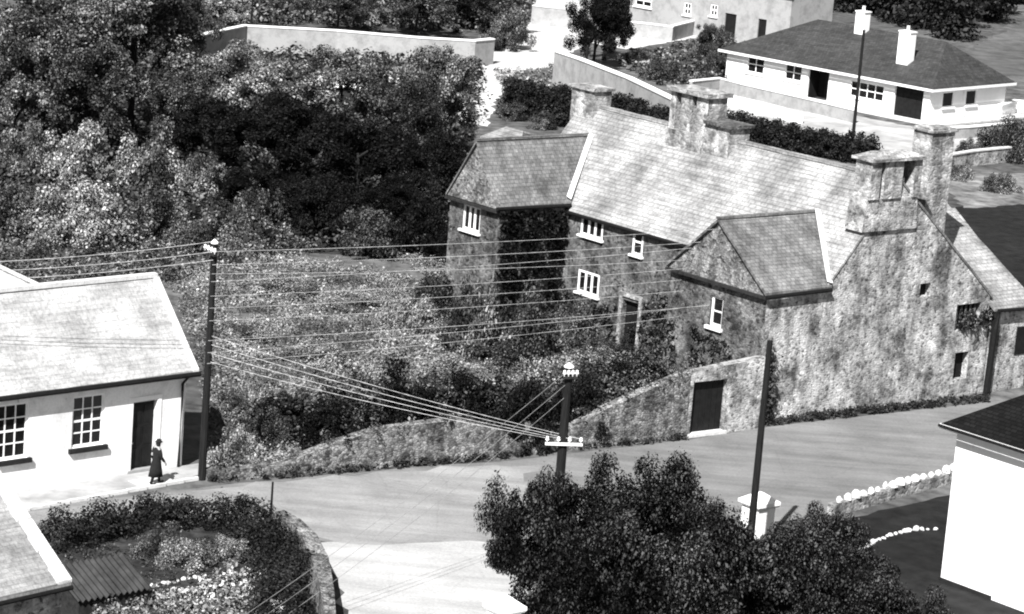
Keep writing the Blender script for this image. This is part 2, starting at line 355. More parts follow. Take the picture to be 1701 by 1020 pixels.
def roof_grid(A, B, C, D, th=0.13, sag=0.06, jit=0.018, step=0.9, seed=1):
    """old roof: A, B along the eave, D, C along the ridge; a sagging, uneven sheet with real thickness"""
    A, B, C, D = (np.asarray(q, float) for q in (A, B, C, D)); rng = np.random.default_rng(seed)
    nu = max(4, int(max(np.linalg.norm(B-A), np.linalg.norm(C-D))/step)); nv = max(3, int(np.linalg.norm(D-A)/step))
    m = MB(); J = rng.normal(size=(nv+1, nu+1))*jit
    for j in range(nv+1):
        for i in range(nu+1):
            u, v = i/nu, j/nv; p = (A*(1-u)+B*u)*(1-v)+(D*(1-u)+C*u)*v
            e = J[j, i]*(1 if 0 < i < nu and j < nv else .5); m.v.append(tuple(p-ZZ*(sag*math.sin(math.pi*u)*(.4+.6*math.sin(math.pi*(v*.8+.1)))-e)))
    k = (nv+1)*(nu+1)
    m.v += [(x, y, z-th) for x, y, z in m.v]
    for j in range(nv):
        for i in range(nu):
            a = j*(nu+1)+i; m.f.append((a, a+1, a+nu+2, a+nu+1)); m.f.append((k+a, k+a+nu+1, k+a+nu+2, k+a+1))
    ring = [i for i in range(nu)]+[j*(nu+1)+nu for j in range(nv)]+[nv*(nu+1)+i for i in range(nu, 0, -1)]+[j*(nu+1) for j in range(nv, 0, -1)]
    for a, b in zip(ring, ring[1:]+ring[:1]): m.f.append((a, a+k, b+k, b))
    n = np.cross(B-A, D-A); n /= np.linalg.norm(n); m.uvn = n if n[2] > 0 else -n
    return m

# ---------------------------------------------------------------- foliage
def leaves(centers, radii, counts, size, rng, up_bias=0.35, out_bias=0.7, aspect=0.62):
    cs = np.repeat(np.asarray(centers, float), counts, axis=0); rs = np.repeat(np.asarray(radii, float), counts)
    n = len(cs); d = rng.normal(size=(n, 3)); d /= np.linalg.norm(d, axis=1)[:, None]
    rad = rng.random(n)**0.4*(1+.22*(rng.random(n) > .93))
    p = cs+d*(rad*rs)[:, None]*np.array([1, 1, 0.85])
    nr = rng.normal(size=(n, 3))*0.5+d*out_bias*1.3+np.array([0, 0, up_bias]); nr /= np.linalg.norm(nr, axis=1)[:, None]
    t = np.cross(nr, rng.normal(size=(n, 3))); t /= np.linalg.norm(t, axis=1)[:, None]; b = np.cross(nr, t)
    s = size*rng.choice([.55, .8, 1., 1.35, 1.9], n, p=[.25, .3, .25, .14, .06])
    t *= (s/2)[:, None]; b *= (s/2*aspect)[:, None]
    V_ = np.stack([p-t, p+b+t*.1, p+t, p-b+t*.1], axis=1).reshape(-1, 3)
    return V_
def leaf_mesh(name, V_, mat, extra=None):
    n = len(V_)//4; me = bpy.data.meshes.new(name); me.vertices.add(n*4); me.vertices.foreach_set('co', V_.astype(np.float32).ravel())
    me.loops.add(n*4); me.loops.foreach_set('vertex_index', np.arange(n*4, dtype=np.int32))
    me.polygons.add(n); me.polygons.foreach_set('loop_start', np.arange(0, n*4, 4, dtype=np.int32))
    me.update(calc_edges=True)
    me.materials.append(MT[mat]); return me
def crown_clumps(rng, n, rx, rz, low=-0.35, rc=(0.26, 0.44), shell=0.55):
    C_, Rr = [], []
    while len(C_) < n:
        d = rng.normal(size=3); d /= np.linalg.norm(d)
        if d[2] < low: continue
        k = rng.uniform(shell, 1.0)*(1+0.18*math.sin(5*math.atan2(d[1], d[0])+n))
        C_.append([d[0]*k*rx, d[1]*k*rx, d[2]*k*rz]); Rr.append(rng.uniform(*rc)*min(rx, rz))
    return np.array(C_), np.array(Rr)
def crown_variant(seed, n, leaves_per, size, low=-0.35, rz=1.0, rc=(0.2, 0.36), z0=0.6, shell=0.5):
    rng = np.random.default_rng(seed); c, r = crown_clumps(rng, n, 1.0, rz, low, rc, shell); c[:, 2] += z0
    cnt = (leaves_per*(r/r.mean())**2).astype(int)
    return leaves(c, r, cnt, size, rng)
TREE_M = [leaf_mesh('crown', crown_variant(10+i, 52, 560, 0.050, -0.75, 0.95, (0.17, 0.34), 0.0, .5), 'dark_leaf') for i in range(4)]
BUSH_M = [leaf_mesh('foliage', crown_variant(30+i, 34, 420, 0.055, -0.05, 1.0, (0.17, 0.34), 0.0, 0.6), 'mid_leaf') for i in range(5)]
BIG_M = [leaf_mesh('foliage', crown_variant(50+i, 64, 520, 0.040, -0.05, 1.0, (0.13, 0.3), 0.0, 0.66), 'evergreen') for i in range(4)]
def set_mat(o, mat):
    o.material_slots[0].link = 'OBJECT'; o.material_slots[0].material = MT[mat]
cnt = [0]
def bush(px, py, wpx, hpx, mat, label, name='shrub', group=None, big=False, dz=0.0, cat=None):
    p = G(px, py); s = ppm(p); W_, H_ = wpx/s, hpx/s/0.98
    cnt[0] += 1; me = (BIG_M if big else BUSH_M)[cnt[0] % (4 if big else 5)]
    o = bpy.data.objects.new(name, me); sc.collection.objects.link(o); set_mat(o, mat)
    o.location = p+np.array([0, W_*0.2, dz]); o.scale = (W_/2/1.12, W_/2/1.12, H_/1.1); o.rotation_euler = (0, 0, cnt[0]*2.4)
    return tag(o, label, cat or name.replace('_', ' '), group)
def tree(px, py, wpx, top, mat, label, name='tree', crown_low=0.25, group=None, trunk_r=None, lean=0.0):
    """px, py: foot of the trunk; wpx: crown width; top: image row of the crown's top"""
    p = G(px, py); s = ppm(p); H_ = (py-top)/s/0.977; W_ = wpx/s
    cnt[0] += 1
    root = thing(name, p, label, name.replace('_', ' ') if name != 'tree' else 'tree', group)
    zb = H_*crown_low; rz = (H_-zb)/2
    c = bpy.data.objects.new('crown', TREE_M[cnt[0] % 4]); sc.collection.objects.link(c); set_mat(c, mat); c.parent = root
    c.location = (0, 0, zb+rz); c.scale = (W_/2/1.15, W_/2/1.15, rz/1.12); c.rotation_euler = (0, 0, cnt[0]*1.7)
    r_ = trunk_r or max(0.12, H_*0.03); m = MB(); P = p
    rng = random.Random(cnt[0]); m.tube([P, P+[0.05, 0, H_*.3], P+[-.05+lean, .05, zb+rz*1.1]], r_, 8, r_*.45)
    for k in range(5):
        a = k*1.26+rng.random(); z0_ = H_*(.22+.08*k); q = P+np.array([0, 0, z0_])
        e = q+np.array([math.cos(a)*W_*.3, math.sin(a)*W_*.3, H_*.22]); m.tube([q, (q+e)/2+[0, 0, .1], e], r_*.45, 6, r_*.15)
    m.build('trunk', 'bark', root)
    return root
def in_poly(P, poly):
    x, y = P[:, 0], P[:, 1]; ins = np.zeros(len(P), bool); n = len(poly)
    for i in range(n):
        x1, y1 = poly[i][:2]; x2, y2 = poly[(i+1) % n][:2]
        c = ((y1 > y) != (y2 > y)) & (x < (x2-x1)*(y-y1)/(y2-y1+1e-12)+x1); ins ^= c
    return ins
def scatter_stuff(name, polys, dens, mat, label, rad=(0.25, 0.6), per=26, size=0.2, zr=(0.0, 0.35), seed=1, kind='stuff', cat='plants', rows=None):
    rng = np.random.default_rng(seed); cs = []
    for pts in polys:
        P = np.array(px_poly(pts, 0.)); lo, hi = P.min(0), P.max(0); n = int((hi[0]-lo[0])*(hi[1]-lo[1])*dens)
        Q = np.column_stack([rng.uniform(lo[0], hi[0], n), rng.uniform(lo[1], hi[1], n), rng.uniform(zr[0], zr[1], n)])
        Q = Q[in_poly(Q, P)]
        if rows is not None:
            k = Q[:, :2]@np.array([math.cos(rows[0]), math.sin(rows[0])]); Q = Q[(k/rows[1]) % 1 < rows[2]]
        cs.append(Q)
    c = np.vstack(cs); r = rng.uniform(*rad, len(c)); V_ = leaves(c, r, np.maximum(3, (per*(r/np.mean(rad))**2).astype(int)), size, rng, 0.5, 0.5)
    V_[:, 2] = np.maximum(V_[:, 2], 0.012)
    org = np.array([V_[:, 0].mean(), V_[:, 1].mean(), 0]); me = leaf_mesh(name, V_-org, mat)
    o = bpy.data.objects.new(name, me); sc.collection.objects.link(o); o.location = org
    tag(o, label, cat)
    if kind: o['kind'] = kind
    return o
def hedge(name, line, width, height, mat, label, size=0.12, dens=150, seed=3, cat='hedge', rag=0.15):
    """line: world points along the hedge's middle"""
    rng = np.random.default_rng(seed); cs = []; rs = []
    for a, b in zip(line[:-1], line[1:]):
        a, b = np.asarray(a, float), np.asarray(b, float); L = np.linalg.norm((b-a)[:2]); n = max(4, int(L*width*height*8))
        d = (b-a)/max(L, 1e-6); s_ = np.array([-d[1], d[0], 0])
        for _ in range(n):
            hh = height*(1+rng.normal()*rag*.5)
            cs.append(a+(b-a)*rng.random()+s_*rng.uniform(-.5, .5)*width*.8+ZZ*rng.uniform(.12, .92)*hh); rs.append(rng.uniform(.22, .42)*min(1, width, height)+.08)
    rs = np.array(rs); V_ = leaves(np.array(cs), rs, np.maximum(6, (dens*rs**2*1.6).astype(int)+8), size, rng, .4, .6)
    V_[:, 2] = np.maximum(V_[:, 2], 0.012)
    org = np.array([V_[:, 0].mean(), V_[:, 1].mean(), 0]); me = leaf_mesh(name, V_-org, mat)
    o = bpy.data.objects.new(name, me); sc.collection.objects.link(o); o.location = org
    return tag(o, label, cat)
def ivy(P0, u, n, pts2d, mat, label, dens=260, size=0.14, thick=0.18, seed=5, name='ivy'):
    rng = np.random.default_rng(seed); P = np.array([[q[0], q[1], 0] for q in pts2d]); lo, hi = P.min(0), P.max(0)
    k = int((hi[0]-lo[0])*(hi[1]-lo[1])*dens/14)+4; Q = np.column_stack([rng.uniform(lo[0], hi[0], k), rng.uniform(lo[1], hi[1], k), np.zeros(k)]); Q = Q[in_poly(Q, P)]
    c = np.asarray(P0)+Q[:, :1]*np.asarray(u)+Q[:, 1:2]*ZZ+np.asarray(n)*thick
    r = rng.uniform(.12, .3, len(c)); V_ = leaves(c, r, np.full(len(c), 16), size, rng, .2, .5)
    dd = (V_-np.asarray(P0))@np.asarray(n); V_ += np.maximum(0, 0.015-dd)[:, None]*np.asarray(n); V_[:, 2] = np.maximum(V_[:, 2], .012)
    org = V_.mean(0); org[2] = V_[:, 2].min(); me = leaf_mesh(name, V_-org, mat)
    o = bpy.data.objects.new(name, me); sc.collection.objects.link(o); o.location = org
    return tag(o, label, 'climbing plant')
def stone_wall(name, line, h, th, mat, label, cap=None, cap_h=0.1, cap_o=0.06, cat='wall', h2=None):
    """line: world points along the foot of the near face; wall thickness goes away from the camera"""
    root = thing(name, np.asarray(line[0], float), label, cat); m = MB(); c = MB(); n_ = len(line)
    hs = h if isinstance(h, (list, tuple)) else [h]*n_
    seg = []
    for i, p in enumerate(line):
        d = np.asarray(line[min(i+1, n_-1)], float)-np.asarray(line[max(i-1, 0)], float); d[2] = 0; d /= np.linalg.norm(d)
        s_ = np.array([-d[1], d[0], 0]);
        if s_[1] < 0 and abs(d[0]) > .3: s_ = -s_
        seg.append((np.asarray(p, float), s_))
    for i in range(n_-1):
        (p, s1), (q, s2) = seg[i], seg[i+1]; h1, h2_ = hs[i], hs[i+1]
        m.hexa([p, q, q+s2*th, p+s1*th], [p+ZZ*h1, q+ZZ*h2_, q+s2*th+ZZ*h2_, p+s1*th+ZZ*h1])
        if cap:
            a = [p-s1*cap_o, q-s2*cap_o, q+s2*(th+cap_o), p+s1*(th+cap_o)]; zz = [h1, h2_, h2_, h1]
            c.hexa([x+ZZ*(z+.003) for x, z in zip(a, zz)], [x+ZZ*(z+cap_h) for x, z in zip(a, zz)])
    m.build('wall_face', mat, root)
    if cap: c.build('coping', cap, root)
    return root
# ================================================================ GROUND
m = MB(); m.face([(-900, -60, 0), (900, -60, 0), (900, 1800, 0), (-900, 1800, 0)]); structure(m.build('ground', 'ground'))
sheet('main_road', [(-420, 905), (40, 846), (365, 806), (470, 796), (660, 778), (850, 765), (1140, 731), (1300, 706), (1480, 686), (1640, 668), (1900, 640), (1900, 735), (1590, 800), (1390, 852), (1200, 880), (1000, 900), (800, 912), (560, 905), (450, 880), (370, 866), (230, 858), (60, 872), (-420, 935)], 0.012, 'road', 0.07)
sheet('worn_road', [(-420, 912), (40, 851), (365, 811), (470, 801), (660, 783), (780, 775), (900, 772), (870, 800), (960, 815), (850, 850), (900, 890), (800, 905), (560, 900), (450, 876), (370, 862), (230, 854), (60, 868), (-420, 930)], 0.0145, 'worn_road', 0.3)
sheet('side_road', [(440, 884), (520, 902), (640, 905), (780, 898), (860, 905), (905, 1060), (860, 1300), (600, 1300), (572, 1060), (562, 960), (520, 915)], 0.017, 'side_road', 0.22)
sheet('lane', [(760, 200), (770, 110), (800, 88), (838, 84), (866, 62), (884, 30), (890, -10), (990, -10), (985, 42), (968, 80), (925, 96), (940, 108), (880, 116), (842, 130), (822, 172), (810, 210)], 0.010, 'lane', 0.3)
sheet('street', [(960, 68), (1030, 60), (1160, 46), (1300, 78), (1280, 96), (1160, 62), (1040, 82)], 0.016, 'lane', 0.2)
sheet('forecourt', [(1192, 150), (1350, 178), (1540, 216), (1690, 204), (1720, 212), (1560, 262), (1440, 246), (1300, 214), (1180, 180)], 0.011, 'forecourt', 0.25)
sheet('field', [(1585, 100), (1650, 60), (1800, 0), (1900, 80), (1800, 130), (1640, 125)], 0.010, 'field', 0.4)
sheet('yard', [(1560, 300), (1620, 285), (1800, 290), (1800, 335), (1600, 345)], 0.013, 'yard', 0.25)
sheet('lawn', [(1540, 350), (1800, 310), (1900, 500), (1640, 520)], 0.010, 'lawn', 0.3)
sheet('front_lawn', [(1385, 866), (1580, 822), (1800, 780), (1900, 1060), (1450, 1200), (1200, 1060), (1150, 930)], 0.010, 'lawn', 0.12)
sheet('garden_soil', [(90, 890), (200, 870), (360, 868), (480, 910), (540, 980), (550, 1200), (60, 1200), (40, 960)], 0.008, 'soil', 0.1)
sheet('shrubbery_soil', [(700, 420), (960, 440), (1130, 520), (1130, 610), (850, 640), (700, 560)], 0.008, 'soil', 0.3)
sheet('orchard_floor', [(-60, 330), (-60, 60), (300, 110), (420, 90), (800, 110), (800, 170), (770, 330), (760, 430), (640, 430), (520, 420), (300, 400)], 0.009, 'soil', 0.3)
sheet('clearing', [(590, 118), (640, 108), (690, 112), (700, 135), (650, 142), (600, 132)], 0.013, 'lane', .4)
# pavement in front of the schoolhouse, a real step
SQ = G(290, 780); S_U = unit(43); S_V = unit(133); S_N = -S_V
m = MB(); m.slab([SQ+S_U*a+S_N*b+ZZ*.11 for a, b in ((-16, 0.02), (1.0, 0.02), (2.3, .5), (1.6, .95), (-.5, 1.42), (-16, 2.3))], -ZZ*.3); structure(m.build('pavement', 'pave'))
m = MB(); m.slab([SQ+S_U*a+S_N*b+ZZ*.114 for a, b in ((-2.6, .75), (-1.0, .7), (-1.0, 1.52), (-2.6, 1.60))], -ZZ*.05); structure(m.build('pavement_slab', 'lane'))
m = MB()
for i in range(20):
    a0 = -16+i*.85; b0 = 2.3-(a0+16)*.0568
    m.box(SQ+S_U*(a0+.01)+S_N*(b0+.0), S_U*.83, S_N*.13-S_U*0, ZZ*.12)
structure(m.build('kerb', 'coping'))

# ================================================================ THE OLD GABLED HOUSE
HK = G(1290, 700); HU = unit(40); HV = unit(130)
def H(a, b, z): return HK+HU*a+HV*b+ZZ*z
def HA(px, py, a): q = PL(px, py, HK+HU*a, HU); return np.array([(q-HK)@HU, (q-HK)@HV, q[2]])
def HB(px, py, b): q = PL(px, py, HK+HV*b, HV); return np.array([(q-HK)@HU, (q-HK)@HV, q[2]])
house = thing('manor_house', H(5, 9, 0), 'old rubble stone manor house with steep slate roofs, gabled wings and stout chimneys', 'house')
WA, WB, LA, LB0, LB1 = -1.29, 5.93, -1.84, 17.12, 20.75
EZ, RZ, RA, RE, REZ = 5.85, 10.05, 6.07, 12.73, 4.58
sl = (RZ-EZ)/(RA-2.33)
# gable wall by the road
m = MB(); m.wall([(WA, -.3), (13.0, -.3), (RE, REZ-.05), (RA, RZ-.08), (2.33, EZ-.08), (WA, EZ-.12)],
   [(8.05, 4.75, 8.75, 5.35), (10.6, 3.0, 12.2, 4.2), (10.85, .75, 11.75, 2.0)], H(0, 0, 0), HU, -HV, .35)
m.build('gable_wall', 'stone', house)
for r_ in ((8.05, 4.75, 8.75, 5.35), (10.6, 3.0, 12.2, 4.2), (10.85, .75, 11.75, 2.0)):
    m = MB(); m.box(H(r_[0]-.05, .32, r_[1]-.05), HU*(r_[2]-r_[0]+.1), HV*.04, ZZ*(r_[3]-r_[1]+.1)); f = m.build('window_opening', 'void', house)
    if r_[0] == 10.6:
        m = MB()
        for k in range(5): m.box(H(10.75+k*.3, .12, 3.0), HU*.07, HV*.07, ZZ*1.2)
        m.build('mullions', 'stone_dark', f)
# wing beside the road
m = MB()
wh = [(3.0, 3.55, 3.72, 4.85)]   # b measured along HV, but the face reads to the left
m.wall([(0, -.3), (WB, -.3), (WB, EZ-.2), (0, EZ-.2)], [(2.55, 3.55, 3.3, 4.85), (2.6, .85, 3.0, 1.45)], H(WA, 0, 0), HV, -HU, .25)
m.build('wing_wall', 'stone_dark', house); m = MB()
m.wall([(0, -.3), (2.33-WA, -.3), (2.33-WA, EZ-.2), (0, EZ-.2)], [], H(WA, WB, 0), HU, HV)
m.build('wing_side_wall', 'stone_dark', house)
window(house, H(WA, 0, 0), HV, -HU, 2.55, 3.55, 3.3, 4.85, 1, 2, depth=.14, sillmat='white_trim', fr=.11)
m = MB(); m.box(H(WA+.2, 2.58, .83), HV*.44, HU*.03, ZZ*.64); m.build('window_opening', 'void', house)
def pent_gable(a, b0, b1, bm, z0, z1, proud=.05, base=.03):
    A0 = [H(a-.02, b0-.08, z0), H(a-.02, b1+.08, z0), H(a-.02, bm, z1)]
    A1 = [H(a-proud-base, b0-.12, z0-.22), H(a-proud-base, b1+.12, z0-.22), H(a-proud, bm, z1+.02)]
    g = MB(); g.hexa(A0, A1); return g
pent_gable(WA, 0, WB, 3.1, EZ-.12, 8.1).build('gable', 'stone_gable', house)
m = MB(); m.box(H(WA-.24, -.12, EZ-.46), HV*(WB+.24), HU*.22, ZZ*.12); m.build('gable_ledge', 'dark_wood', house)
# main front wall
m = MB(); holes = [(14.55, 4.75, 16.1, 5.72), (11.75, 4.55, 12.45, 5.75), (14.5, 2.05, 16.0, 3.1), (11.65, .1, 12.75, 2.35)]
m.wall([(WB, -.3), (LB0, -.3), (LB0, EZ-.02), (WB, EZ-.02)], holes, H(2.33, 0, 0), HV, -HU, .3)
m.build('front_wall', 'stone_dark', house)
for (x0, z0, x1, z1, k) in ((14.55, 4.75, 16.1, 5.72, 3), (11.75, 4.55, 12.45, 5.75, 1), (14.5, 2.05, 16.0, 3.1, 3)):
    window(house, H(2.33, 0, 0), HV, -HU, x0, z0, x1, z1, k, 2 if k == 1 else 1, depth=.04, sillmat='white_trim', fr=.1, bar=.13 if k > 1 else .05, sill_h=.1)
m = MB(); m.box(H(2.55, 11.6, .05), HV*1.2, HU*.06, ZZ*2.35); m.build('door', 'door', house)
m = MB()
for b_ in (11.42, 12.76): m.box(H(2.25, b_, 0), HV*.2, HU*.07, ZZ*2.5)
m.box(H(2.25, 11.42, 2.51), HV*1.54, HU*.07, ZZ*.2); m.build('door_surround', 'stone_light', house)
# left wing
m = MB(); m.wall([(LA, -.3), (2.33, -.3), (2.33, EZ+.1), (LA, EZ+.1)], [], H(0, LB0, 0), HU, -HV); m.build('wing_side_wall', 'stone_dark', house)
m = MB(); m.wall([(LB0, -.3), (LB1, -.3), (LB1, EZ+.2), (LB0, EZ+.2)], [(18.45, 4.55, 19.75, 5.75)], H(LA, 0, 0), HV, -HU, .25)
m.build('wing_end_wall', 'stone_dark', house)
window(house, H(LA, 0, 0), HV, -HU, 18.45, 4.55, 19.75, 5.75, 3, 1, depth=.1, sillmat='white_trim', bar=.14, fr=.1, sill_h=.1)
pent_gable(LA, LB0, LB1, 18.9, EZ+.32, 8.75, .05, .08).build('gable', 'stone_gable', house)
m = MB(); m.box(H(LA-.28, LB0-.12, EZ-.06), HV*(LB1-LB0+.24), HU*.26, ZZ*.12); m.build('gable_ledge', 'dark_wood', house)
# rear and far walls
m = MB(); m.wall([(LA, -.3), (13.0, -.3), (RE, REZ-.05), (RA, RZ-.1), (2.33, EZ), (LA, EZ)], [], H(0, LB1, 0), HU, HV)
m.wall([(0, -.3), (LB1, -.3), (LB1, REZ-.1), (0, REZ-.1)], [], H(12.98, 0, 0), HV, HU); m.build('rear_wall', 'stone', house)
# roofs
def hroof(pts, name, mat, th=.13, sag=.03, seed=4):
    m = roof_grid(*[H(*p) for p in pts], th, sag, .016, .8, seed); return m.build(name, mat, house, uvn=m.uvn)
ov = .14
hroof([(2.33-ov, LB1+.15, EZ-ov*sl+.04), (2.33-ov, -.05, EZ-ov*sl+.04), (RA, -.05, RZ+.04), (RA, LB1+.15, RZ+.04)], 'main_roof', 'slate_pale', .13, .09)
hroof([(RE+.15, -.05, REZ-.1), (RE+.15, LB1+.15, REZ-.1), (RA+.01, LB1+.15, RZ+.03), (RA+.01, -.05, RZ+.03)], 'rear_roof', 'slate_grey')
m = MB(); rr = random.Random(3)
for k in range(46):
    u_ = (k+.5)/46; m.box(H(RA-.14, -.06+k*(LB1+.2)/46, RZ-.05-.09*.55*math.sin(math.pi*u_)+rr.uniform(-.012, .012)), HU*.28, HV*((LB1+.2)/46-.012), ZZ*.14)
m.build('ridge_tiles', 'slate_pale', house)
def wing_roof(a, b0, b1, bm, ez, rz, near, nm, mat):
    av = 2.33+(rz-EZ)/sl+.25; s2 = (rz-ez)/(bm-b0); e0 = b0-.12; ze = ez-.12*s2
    hroof([(a-.22, e0, ze+.05), (2.33+.05, e0, ze+.05), (av, bm, rz+.05), (a-.22, bm, rz+.05)], nm, mat)
    s3 = (rz-ez)/(b1-bm)
    hroof([(a-.22, bm+.01, rz+.04), (av, bm+.01, rz+.04), (2.4, b1+.12, ez-.12*s3+.04), (a-.22, b1+.12, ez-.12*s3+.04)], nm, mat)
    # valley of lead between wing roof and main roof
    A = H(2.33, b0, ez); B = H(2.33+(rz-EZ)/sl, bm, rz); d = (B-A)
    n1 = np.cross(d, HU); n1 /= np.linalg.norm(n1); n1 *= 1 if n1[2] > 0 else -1
    t_ = np.cross(n1, d/np.linalg.norm(d)); M_ = MB(); o = A+ZZ*.16-d*.02+(-HU-HV)*.03
    M_.box(o-t_*.13, t_*.26, d*1.0, n1*.03); M_.build('valley_flashing', 'lead', house)
    M_ = MB(); M_.box(H(a-.24, bm-.1, rz+.02), HU*(av-a-.05), HV*.2, ZZ*.1); M_.build('ridge_tiles', 'slate_grey', house)
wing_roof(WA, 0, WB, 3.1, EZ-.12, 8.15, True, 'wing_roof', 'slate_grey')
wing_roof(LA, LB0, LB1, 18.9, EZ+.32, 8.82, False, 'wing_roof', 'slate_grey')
# gutters
for (p, q) in (((2.15, WB+.2, 5.62), (2.15, LB0-.2, 5.62)), ((WA-.2, -.2, 5.5), (2.3, -.2, 5.55)), ((LA-.3, LB0-.2, 6.0), (2.3, LB0-.2, 5.95))):
    m = MB(); m.tube([H(*p), H(*q)], .09, 8); m.build('gutter', 'iron', house)
# front chimney on the gable
m = MB(); m.hexa([H(3.85, -.12, 7.9), H(7.25, -.12, 7.9), H(7.25, .9, 7.9), H(3.85, .9, 7.9)], [H(4.0, -.12, 9.3), H(7.1, -.12, 9.3), H(7.1, .9, 9.3), H(4.0, .9, 9.3)])
ch = m.build('chimney', 'stone', house)
for a0, a1 in ((4.0, 4.6), (4.85, 5.95), (6.68, 7.12)):
    m = MB(); m.box(H(a0, -.2, 9.3), HU*(a1-a0), HV*.95, ZZ*1.62); m.build('flue', 'stone_light', ch)
m = MB(); m.box(H(4.6, .72, 9.3), HU*2.08, HV*.1, ZZ*1.6); m.build('flue_gap_shade', 'tile_black', ch)  # black panel painting the shade between the flues
m = MB(); m.hexa([H(3.86, -.34, 10.93), H(7.24, -.36, 10.94), H(7.28, .92, 10.95), H(3.84, .9, 10.94)], [H(3.84, -.36, 11.02), H(7.27, -.36, 11.07), H(7.26, .94, 11.05), H(3.86, .92, 11.06)])
m.hexa([H(3.9, -.3, 11.04), H(7.2, -.3, 11.08), H(7.2, .86, 11.07), H(3.9, .86, 11.07)], [H(4.6, .1, 11.28), H(6.5, .1, 11.28), H(6.5, .5, 11.28), H(4.6, .5, 11.28)])
m.build('chimney_cap', 'stone_light', ch)
# pale stack behind the gable
c0 = HB(1541, 300, 1.2); c1 = HB(1578, 300, 1.2); tz = HB(1557, 214, 1.2)[2]
m = MB(); m.box(H(c0[0], 1.2, 6.2), HU*(c1[0]-c0[0]), HV*1.1, ZZ*(tz-6.2)); c2 = m.build('chimney', 'stone_light', house)
m = MB(); m.box(H(c0[0]-.1, 1.1, tz-.18), HU*(c1[0]-c0[0]+.2), HV*1.3, ZZ*.1); m.build('chimney_cap', 'stone_light', c2)
# middle stack on the ridge
zc = HA(1150, 140, RA)[2]; bL = HA(1127, 200, RA)[1]; bR = HA(1190, 200, RA)[1]
m = MB(); m.box(H(RA-.75, bR, 8.9), HU*1.5, HV*(bL-bR), ZZ*1.1); c3 = m.build('chimney', 'stone_light', house)
L_ = bL-bR
for k0, k1 in ((.0, .30), (.42, .72), (.85, 1.0)):
    m = MB(); m.box(H(RA-.6, bR+L_*k0, 10.0), HU*1.2, HV*L_*(k1-k0), ZZ*(zc-10.35)); m.build('flue', 'stone_light', c3)
m = MB(); m.box(H(RA-.1, bR+L_*.3, 10.0), HU*.2, HV*L_*.55, ZZ*(zc-10.4)); m.build('flue_gap_shade', 'tile_black', c3)  # shade between the flues, painted as a black panel
m = MB(); m.box(H(RA-.8, bR-.15, zc-.35), HU*1.6, HV*(L_+.3), ZZ*.2); m.build('chimney_cap', 'stone_light', c3)
b4 = HA(1228, 240, RA)[1]; z4 = HA(1210, 203, RA)[2]
m = MB(); m.box(H(RA-.7, b4, 8.9), HU*1.3, HV*(bR-b4-.02), ZZ*(z4-9.05)); c4 = m.build('chimney', 'stone_light', house)
m = MB(); m.box(H(RA-.85, b4-.15, z4-.15), HU*1.6, HV*(bR-b4+.1), ZZ*.15); m.build('chimney_cap', 'stone_dark', c4)
# far stack
b5, b6 = HA(1000, 180, RA)[1], HA(962, 180, RA)[1]; z5 = HA(982, 143, RA)[2]
m = MB(); m.box(H(RA-.55, b5, 8.9), HU*1.1, HV*(b6-b5), ZZ*(z5-9.02)); c5 = m.build('chimney', 'stone_light', house)
m = MB(); m.box(H(RA-.68, b5-.12, z5-.12), HU*1.36, HV*(b6-b5+.24), ZZ*.14); m.build('chimney_cap', 'stone_light', c5)
# lean-to at the right
m = MB(); m.hexa([H(RE+.25, -.12, -.3), H(15.6, -.12, -.3), H(15.6, 5.1, -.3), H(RE+.25, 5.1, -.3)], [H(RE+.25, -.12, 3.75), H(15.6, -.12, 3.75), H(15.6, 5.1, 7.35), H(RE+.25, 5.1, 7.35)])
lt = m.build('lean_to_wall', 'stone', house)
hroof([(RE+.02, -.35, 4.05-.12), (15.75, -.35, 3.92), (14.75, 5.2, 7.85), (RE+.02, 5.2, 7.85)], 'lean_to_roof', 'slate_pale')
m = MB(); m.tube([H(RE+.2, -.42, 3.85), H(15.8, -.42, 3.78)], .08, 8); m.build('gutter', 'iron', house)
m = MB(); m.box(H(14.7, -.16, 1.6), HU*.7, HV*.05, ZZ*1.3); m.build('window_opening', 'void', house)
m = MB(); m.tube([H(13.0, -.25, 3.8), H(12.95, -.3, 3.0), H(12.9, -.3, 0)], .17, 8); m.build('downpipe', 'iron', house)

# small outbuilding behind the left wing
q0 = HA(815, 222, 9.0)
ob = thing('outbuilding', H(9.5, 26, 0), 'small pale roofed outbuilding just behind the left wing of the stone house', 'outbuilding')
def OB(px, py, a): q = PL(px, py, HK+HU*a, HU); return np.array([(q-HK)@HU, (q-HK)@HV, q[2]])
l = OB(800, 225, 2.0); r_ = OB(862, 225, 2.0); t_ = OB(815, 203, 3.6)
m = MB(); m.hexa([H(2.2, r_[1], 0), H(5, r_[1], 0), H(5, l[1], 0), H(2.2, l[1], 0)], [H(2.2, r_[1], l[2]-.1), H(5, r_[1], l[2]-.1), H(5, l[1], l[2]-.1), H(2.2, l[1], l[2]-.1)]); m.build('wall', 'stone', ob)
z0 = min(l[2], r_[2])-.05
roof_slab([H(2.0, r_[1]-.1, z0), H(2.0, l[1]+.1, z0), H(3.6, l[1]+.1, t_[2]), H(3.6, l[1]-1.2, t_[2])], .1).build('roof', 'slate_pale', ob)
roof_slab([H(3.62, l[1]+.1, t_[2]-.01), H(5.2, l[1]+.1, z0), H(5.2, r_[1]-.1, z0), H(3.62, l[1]-1.2, t_[2]-.01)], .1).build('roof', 'slate_grey', ob)

